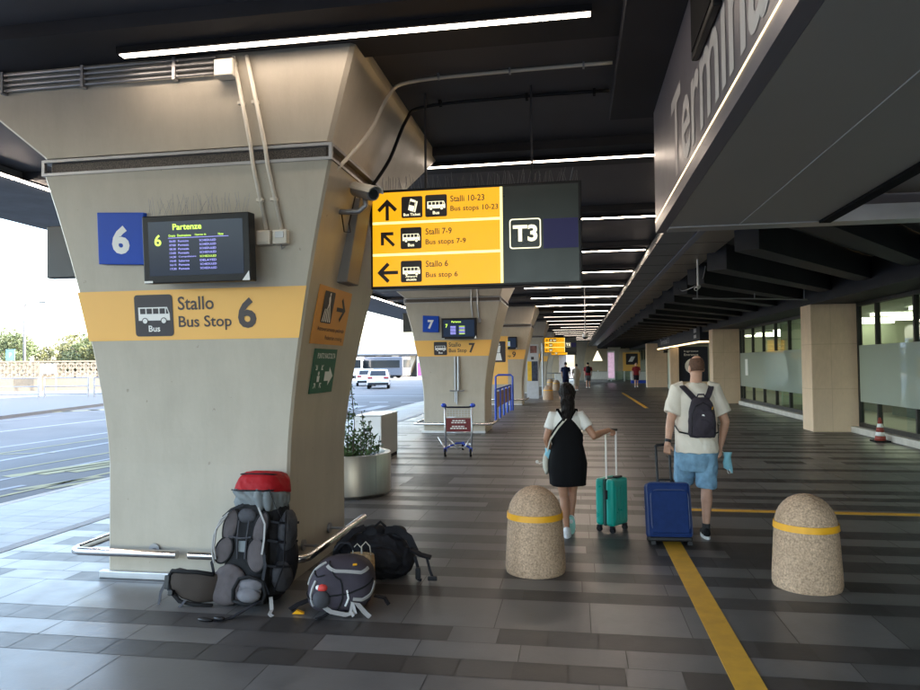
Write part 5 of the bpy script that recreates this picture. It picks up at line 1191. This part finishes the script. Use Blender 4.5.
def shoe(b,A,F=V(0,1,0),h=.0):
    F=F.normalized(); s=F.cross(Z_)
    h0=A+V(0,0,-A.z+h); 
    b.ell(h0-F*.02+Z_*.05,(.04,.055,.05),(0,0,math.atan2(-F.x,F.y))); b.ell(h0+F*.07+Z_*.042,(.044,.10,.042),(0,0,math.atan2(-F.x,F.y))); b.ell(h0+F*.15+Z_*.03,(.042,.06,.03),(0,0,math.atan2(-F.x,F.y)))
for A in (RL,LL):
    b=MB(); shoe(b,A[2]); o=blob(b,'shoe',M['black_matte'],man,.005,3)
    b=MB(); q=A[2]; b.loft([[V(q.x+.047*math.cos(a)*(1 if z<.02 else .97),q.y+.05+.135*math.sin(a)*(1 if z<.02 else .985),z) for a in [2*PI*k/24 for k in range(24)]] for z in (.0,.012,.026)]); b.build('sole',M['white'],o)
    b=MB(); b.tube([A[2]+V(0,0,-.03),A[2]+V(0,-.0,.035)],[.042,.041],14); b.build('sock',M['sock'],man)
d=(LA[2]-LA[1]).normalized(); c=LA[2]-d*.03
b=MB(); b.tube([c-d*.014,c+d*.014],[.036,.034],18); b.build('watch_strap',M['black'],man,smooth=True,angle=40); 
# daysack worn on his back
t=thing('worn_backpack','slim dark backpack worn by the man in the cream t-shirt','backpack',(1.13,7.0,0)); t.scale=(.86,1,1)
bl('body',lambda b:(b.rings([(.96,.02,-.215,.125,.05),(.985,.02,-.22,.14,.062),(1.08,.02,-.225,.142,.07),(1.20,.02,-.225,.132,.068),(1.28,.02,-.215,.11,.058),(1.325,.02,-.20,.075,.042)],28,2.6),b.ell((.02,-.27,1.07),(.10,.035,.09))),M['plum'],.005,4)
b=MB(); b.tube([(-.09,-.285,1.18),(-.06,-.29,1.25),(.02,-.285,1.285),(.1,-.285,1.24),(.13,-.28,1.17)],.004,6); b.tube([(-.10,-.27,.98),(-.09,-.285,1.08),(-.095,-.28,1.16)],.004,6); b.tube([(.14,-.27,.99),(.13,-.285,1.08),(.135,-.28,1.14)],.004,6); b.build('zip',M['black'],t)
b=MB(); b.add([(.005,-.3,1.165),(.035,-.3,1.16),(.03,-.3,1.175),(.012,-.3,1.178)],[(0,1,2,3)]); b.build('logo_tab',M['white'],t,fix=False)
b=MB(); b.ribbon([(.115,-.285,1.22),(.122,-.28,1.245)],.008,(0,-1,0)); b.build('zip_pull',M['yellow_band'],t)
b=MB(); b.tube([(-.025,-.2,1.32),(-.01,-.2,1.355),(.05,-.2,1.355),(.065,-.2,1.32)],.008,8); b.build('grab_loop',M['plum'],t,smooth=True)
for s in (-1,1):
    b=MB(); b.ribbon([(.02+s*.045,-.195,1.29),(.01+s*.10,-.168,1.36),(s*.145,-.115,1.418),(s*.160,-.02,1.437),(s*.16,.08,1.40),(s*.165,.145,1.30),(s*.17,.165,1.2)],.058,lambda f:V(0,-1+f*1.2,1-abs(f-.5)*1.2),.012); b.build('shoulder_strap',M['plum'],t)
    b=MB(); b.ribbon([(s*.17,.165,1.2),(s*.225,.10,1.1),(s*.232,-.02,1.05),(s*.205,-.14,1.0),(.02+s*.125,-.19,.985)],.016,lambda f:V(s,0,0) if .2<f<.8 else V(s*.5,-.8 if f>.5 else .8,0),.004); b.build('lower_strap',M['black'],t)
t=thing('face_mask','pale blue face mask dangling from the right hand of the man','face mask',(1.13,7.0,0)); t.scale=(.86,1,1)
b=MB(); b.grid([[V(.30+.03*i+.012*math.sin(j*2+i),.07+.015*math.cos(i*1.7+j),.79-.05*j+.018*i*(-1 if j>1 else 0)) for i in range(4)] for j in range(4)]); o=b.build('cloth',M['mask_blue'],t,smooth=True); q=o.modifiers.new('s','SOLIDIFY'); q.thickness=.006
b=MB(); b.tube([(.28,.07,.80),(.30,.08,.79),(.31,.075,.785)],.003,5); b.tube([(.36,.07,.63),(.375,.06,.59),(.35,.08,.585),(.33,.08,.64)],.003,5); b.build('ear_loop',M['white'],t)

# --- navy suitcase
def case(name,label,loc,rz,tilt): 
    t=thing(name,label,'suitcase',loc); t.rotation_euler=(tilt,0,rz); return t
t=case('suitcase','soft navy blue suitcase with black handle pulled by the man',(.825,6.68,.0),math.radians(3),math.radians(-13))
b=MB(); b.box(-.195,-.11,.045,.195,.11,.545); b.build('body',M['navy'],t,bevel=.035)
b=MB(); b.box(-.165,-.135,.09,.165,-.108,.47); b.build('front_pocket',M['navy'],t,bevel=.03)
b=MB(); r=.02
def rr_path(x0,x1,z0,z1,r,y,n=5):
    p=[]
    for cx,cz,a0 in ((x1-r,z0+r,-90),(x1-r,z1-r,0),(x0+r,z1-r,90),(x0+r,z0+r,180)):
        for k in range(n): a=math.radians(a0+90*k/(n-1)); p.append((cx+r*math.cos(a),y,cz+r*math.sin(a)))
    return p+[p[0]]
b.tube(rr_path(-.168,.168,.10,.475,.06,-.127),.005,6); b.tube(rr_path(-.192,.192,.05,.542,.045,-.09),.006,6); b.tube(rr_path(-.192,.192,.05,.542,.045,.06),.005,6); b.build('piping',M['navy_pipe'],t)
b=MB(); b.box(-.188,-.108,.018,.188,.108,.06); b.build('base_guard',M['black'],t,bevel=.012)
for s in (-1,1): 
    b=MB(); b.tube([(s*.16-.02,.10,.035),(s*.16+.02,.10,.035)],.035,16); b.build('wheel',M['rubber'],t,smooth=True,angle=40)
    b=MB(); b.box(s*.16-.02,-.12,-.012,s*.16+.02,-.09,.02); b.build('foot',M['black'],t)
    b=MB(); b.tube([(s*.062,.085,.54),(s*.062,.085,.90)],.0115,8); b.build('pull_rod',M['black'],t)
b=MB(); b.tube([(-.068,.085,.885),(-.055,.085,.905),(0,.085,.91),(.055,.085,.905),(.068,.085,.885)],.014,10); b.build('pull_handle',M['black'],t,smooth=True)
b=MB(); b.tube([(-.07,0,.545),(-.06,0,.572),(.06,0,.572),(.07,0,.545)],.010,8); b.build('carry_handle',M['black'],t,smooth=True)

# --- woman
wom=thing('person','woman from behind in a white t-shirt and black pinafore dress with a dark ponytail','person',(-.09,6.85,0)); wom.scale=(.88,1,1)
b=MB()
hc=V(-.0,.05,1.345)
P=head(b,hc,.93,yaw=.25,pitch=-.22)
b.capsule((0,-.01,1.15),(0,.03,1.28),.05,.046)
b.rings([(.62,0,0,.14,.12),(.72,0,0,.155,.125),(.86,0,0,.13,.10),(1.0,0,0,.13,.095),(1.1,0,-.005,.15,.09),(1.17,0,-.01,.135,.075),(1.22,0,-.01,.06,.055)],24)
LA=[V(-.158,-.01,1.135),V(-.225,-.045,.935),V(-.185,.075,.79)]; RA=[V(.158,-.01,1.135),V(.285,-.05,.965),V(.455,.16,1.0)]
for A in (LA,RA):
    b.capsule(A[0],A[1],.044,.036); b.capsule(A[1],A[1].lerp(A[2],.35),.035,.035); b.capsule(A[1].lerp(A[2],.3),A[2],.034,.023)
hand(b,LA[2],(.1,.5,-.8),(1,.1,.1),(0,1,.4),.8,.9)
hand(b,RA[2],(.55,.75,-.12),(0,.3,-1),(-.8,.5,0),1.45,.9)
LL=[V(-.07,.0,.66),V(-.045,.045,.37),V(-.015,-.03,.075)]; RL=[V(.07,.02,.66),V(.045,.13,.40),V(.03,.03,.16)]
for A in (LL,RL):
    b.capsule(A[0],A[1],.082,.050); b.capsule(A[1],A[1].lerp(A[2],.33)-V(0,.012,0),.047,.051); b.capsule(A[1].lerp(A[2],.3)-V(0,.012,0),A[2],.049,.028)
b.capsule(LL[2],LL[2]+V(0,.1,-.05),.028,.024); b.capsule(RL[2],RL[2]+V(0,.06,-.08),.028,.024)
blob(b,'body',M['skin_tan'],wom,.005,4); eyes(P,.93,wom)
b=MB(); R2=Euler((-.22,0,.25)).to_matrix()
b.ell(hc+R2@V(0,-.025,.025),(.084,.094,.098),(-.22,0,.25),24,14); b.ell(hc+R2@V(.0,-.055,-.03),(.068,.06,.075)); 
b.tube([hc+V(.0,-.10,.0),hc+V(.012,-.125,-.06),hc+V(.012,-.13,-.13),hc+V(.004,-.135,-.20),hc+V(-.01,-.13,-.26)],[.062,.075,.070,.058,.03],16)
for k in range(6): b.ell(hc+V(.004+.028*(-1)**k,-.165,-.02-.038*k),(.042-.003*k,.026,.034))
b.capsule(hc+R2@V(-.07,-.03,.03),hc+R2@V(-.04,-.09,-.05),.025,.02); b.capsule(hc+R2@V(.07,-.03,.03),hc+R2@V(.04,-.09,-.05),.025,.02)
blob(b,'hair',M['hair_dark'],wom,.005,2,(.007,34,14))
b=MB()
b.rings([(.80,0,0,.142,.118),(.88,0,0,.15,.118),(1.0,0,0,.158,.115),(1.10,0,-.005,.165,.11),(1.15,0,-.01,.145,.095),(1.195,0,-.01,.10,.08),(1.22,0,-.005,.065,.06)],28)
for A in (LA,RA):
    d=(A[1]-A[0]).normalized(); s=1 if A[0].x>0 else -1; b.tube([A[0]+V(-.05*s,0,.0),A[0]-d*.02,A[0]+d*.06,A[0]+d*.115],[.050,.054,.056,.057],16)
blob(b,'shirt',M['tee_white'],wom,.006,5,(.008,9,6))
# pinafore: skirt plus a back panel that narrows to the crossed straps
b=MB(); rr=[]; NA=49
for z,rx,ry,amax in ((.495,.186,.16,180),(.52,.188,.162,180),(.62,.198,.17,180),(.70,.204,.17,180),(.78,.19,.155,180),(.85,.172,.14,180),(.91,.17,.13,112),(.97,.172,.125,78),(1.03,.174,.123,52),(1.09,.176,.122,30),(1.14,.172,.115,12),(1.165,.168,.112,6)):
    rr.append([V(rx*math.sin(a)+.004*math.sin(a*9)*(1 if z<.75 else 0),-ry*math.cos(a)-.005,z+.004*math.sin(a*3)*(1 if z<.5 else 0)) for a in [math.radians(-amax+2*amax*k/(NA-1)) for k in range(NA)]])
b.grid(rr); o=b.build('dress',M['dress'],wom,smooth=True); q=o.modifiers.new('s','SOLIDIFY'); q.thickness=.006; q.offset=1
for s in (-1,1):
    b=MB(); b.ribbon([(s*.008,-.127,1.09),(s*.03,-.126,1.125),(s*.07,-.112,1.185),(s*.10,-.06,1.222),(s*.105,.03,1.21),(s*.10,.10,1.14),(s*.09,.125,1.05)],.028,lambda f:V(0,-1+f*1.6,1-abs(f-.55)*1.3),.006); b.build('dress_strap',M['dress'],wom)
b=MB(); shoe(b,LL[2]+V(0,0,0)); o=blob(b,'shoe',M['shoe_white'],wom,.005,3); q=LL[2]
b=MB(); b.loft([[V(q.x+.046*math.cos(a),q.y+.05+.128*math.sin(a),z) for a in [2*PI*k/24 for k in range(24)]] for z in (.0,.014,.03)]); b.build('sole',M['shoe_white'],o)
# raised foot: toes down, pale sole towards the viewer
b=MB(); q=RL[2]; F2=V(.05,.42,-.9).normalized(); a2=-math.atan2(.9,.42)
b.ell(q+V(0,.0,-.005),(.04,.05,.045),(a2,0,0)); b.ell(q+F2*.06+V(0,.02,0),(.042,.085,.04),(a2,0,0)); b.ell(q+F2*.13+V(0,.03,0),(.04,.04,.032),(a2*.6,0,0)); o=blob(b,'shoe',M['shoe_white'],wom,.005,3)
b=MB(); n2=V(0,-.9,-.42).normalized(); x2=X_; c=q+F2*.05-V(0,.0,0)
rr=[]
for off in (.022,.040): rr.append([c+n2*off+x2*(.042*math.cos(a))+F2*(.105*math.sin(a)) for a in [2*PI*k/22 for k in range(22)]])
b.loft(rr); b.build('sole',M['teal_sole'],o)
t=thing('shoulder_bag','small cream cloth bag with a thin strap at the left hip of the woman','bag',(-.09,6.85,0)); t.scale=(.88,1,1)
bl('body',lambda b:(b.ell((-.235,.04,.70),(.035,.08,.10)),b.ell((-.23,.04,.66),(.032,.07,.08))),M['canvas'],.006,3)
b=MB(); b.ribbon([(-.225,.0,.79),(-.18,-.10,.93),(-.09,-.132,1.05),(-.0,-.134,1.14),(.05,-.12,1.19),(.075,-.07,1.23),(.07,.05,1.22)],.018,lambda f:V(-1+2*f if f<.4 else 0,-1,f*.8),.004); b.build('strap',M['canvas'],t)
t=thing('face_mask','pale blue face mask held at the wrist of the woman','face mask',(-.09,6.85,0)); t.scale=(.88,1,1)
b=MB(); b.grid([[V(-.245+.028*i+.006*math.sin(j*2+i),.0+.02*math.cos(i*1.7+j)-.01*i,.84-.034*j-.008*i) for i in range(4)] for j in range(4)]); o=b.build('cloth',M['mask_blue'],t,smooth=True); q=o.modifiers.new('s','SOLIDIFY'); q.thickness=.008
t=thing('sunglasses','small pale glasses dangling from the left hand of the woman','glasses',(-.09,6.85,0)); t.scale=(.88,1,1); b=MB(); b.tube([(-.22,.10,.72),(-.27,.08,.69),(-.31,.06,.68),(-.335,.05,.695)],.005,6); b.ell((-.335,.05,.70),(.018,.008,.016)); b.build('frame',M['white'],t)

# --- teal suitcase
t=case('suitcase','hard teal green cabin suitcase with tall pale handle beside the woman',(.335,7.13,0),math.radians(55),0)
b=MB(); b.box(-.14,-.105,.065,.14,-.012,.525); b.build('front_shell',M['teal'],t,bevel=.03); b=MB(); b.box(-.14,.012,.065,.14,.105,.525); b.build('rear_shell',M['teal'],t,bevel=.03)
b=MB(); b.box(-.136,-.0115,.07,.136,.0115,.52); b.build('zip_band',M['teal_dark'],t)
b=MB()
for x in (-.09,-.03,.03,.09): b.box(x-.008,-.1095,.12,x+.008,-.104,.46)
b.build('rib',M['teal'],t,bevel=.002)
b=MB(); b.box(-.151,-.045,.33,-.1405,-.012-.005,.42); b.build('side_handle',M['black'],t,bevel=.004); b=MB(); b.box(-.05,-.09,.5255,.06,-.04,.545); b.build('top_handle',M['black'],t,bevel=.008)
for x in (-.11,.11):
    for y in (-.075,.075): 
        b=MB(); b.tube([(x-.012,y,.028),(x+.012,y,.028)],.028,14); b.build('wheel',M['rubber'],t,smooth=True,angle=40); b=MB(); b.box(x-.02,y-.02,.03,x+.02,y+.02,.066); b.build('caster',M['black'],t,bevel=.004)
for s in (-1,1): b=MB(); b.tube([(s*.092,-.0,.52),(s*.092,-.0,.985)],.0085,8); b.build('pull_rod',M['white'],t)
b=MB(); b.tube([(-.105,0,.985),(0,0,.992),(.105,0,.985)],.014,10); b.build('pull_handle',M['black'],t,smooth=True)

# --- distant walkers
def walker(label,x,y,rz,shirt,legs,hgt=1.7,skirt=None,pack=None,hair='hair_dark',step=.16,skinm='skin'):
    t=thing('person',label,'person',(x,y,0),rz); s=hgt/1.72; q=lambda *a:V(*a)*s; b=MB()
    head(b,q(0,.02,1.6),s); b.capsule(q(0,0,1.4),q(0,.01,1.54),.06*s,.055*s); b.rings([(z*s,0,0,a*s,c*s) for z,a,c in ((.85,.15,.11),(1.05,.15,.11),(1.3,.18,.12),(1.42,.10,.08))],18)
    for sx in (-1,1): 
        b.capsule(q(sx*.19,0,1.37),q(sx*.24,-.04*sx,1.1),.05*s,.042*s); b.capsule(q(sx*.24,-.04*sx,1.1),q(sx*.23,.10*sx,.86),.04*s,.028*s); hand(b,q(sx*.23,.10*sx,.86),(0,.1,-1),(-sx,0,0),(0,1,0),.6,s)
        k=q(sx*.09,sx*step*.5+.03,.48); f=q(sx*.09,sx*step,.09); b.capsule(q(sx*.09,0,.86),k,.085*s,.058*s); b.capsule(k,f,.056*s,.036*s); b.capsule(f,f+q(0,.14,-.05),.035*s,.03*s)
    blob(b,'body',M[skinm],t,.011,2); b=MB()
    b.rings([(z*s,0,0,a*s,c*s) for z,a,c in ((.84,.19,.14),(1.05,.18,.135),(1.3,.205,.14),(1.4,.15,.11),(1.45,.08,.075))],18)
    for sx in (-1,1): b.tube([q(sx*.15,0,1.37),q(sx*.2,0,1.36),q(sx*.235,-.03*sx,1.15)],[.06*s,.07*s,.07*s],12)
    blob(b,'shirt',M[shirt],t,.012,2); b=MB()
    b.rings([(z*s,0,0,a*s,c*s) for z,a,c in ((.66,.17,.13),(.8,.18,.14),(.9,.175,.13))],16)
    for sx in (-1,1): b.tube([q(sx*.09,0,.85),q(sx*.09,sx*step*.5+.03,.5) if not skirt else q(sx*.09,sx*step*.6,.3)],[.11*s,.10*s if not skirt else .12*s],12)
    blob(b,'shorts' if not skirt else 'trousers',M[legs],t,.012,2)
    b=MB(); b.ell(q(0,-.005,1.63),(.083*s,.098*s,.09*s)); b.build('hair',M[hair],t,smooth=True)
    b=MB()
    for sx in (-1,1): f=q(sx*.09,sx*step,.0); b.ell(f+q(0,.05,.045),(.05*s,.13*s,.045*s))
    b.build('shoes',M['white'],t,smooth=True)
    return t
walker('distant person in navy top and shorts walking away down the hall',-.60,43.5,0,'shirt_blue','shirt_blue',1.78)
walker('distant person in pale beige loose clothes beside the person in navy',.05,44.0,.2,'cloth_pale','cloth_pale',1.66,skirt=True)
walker('distant person in a red shirt and grey shorts walking away with a dark backpack',.83,48.6,0,'shirt_red','short_grey',1.76)
t=thing('far_backpack','tiny dark backpack worn by the distant person in the red shirt','backpack',(.83,48.4,1.05)); b=MB(); b.rings([(0,0,0,.13,.09),(.1,0,0,.16,.12),(.35,0,0,.14,.11),(.45,0,0,.09,.07)],16,2.6); b.build('body',M['bag_black'],t,smooth=True)
walker('distant person in red shirt and dark shorts facing the camera by the far pillar',4.15,50.0,PI,'shirt_red','trouser_dark',1.72)
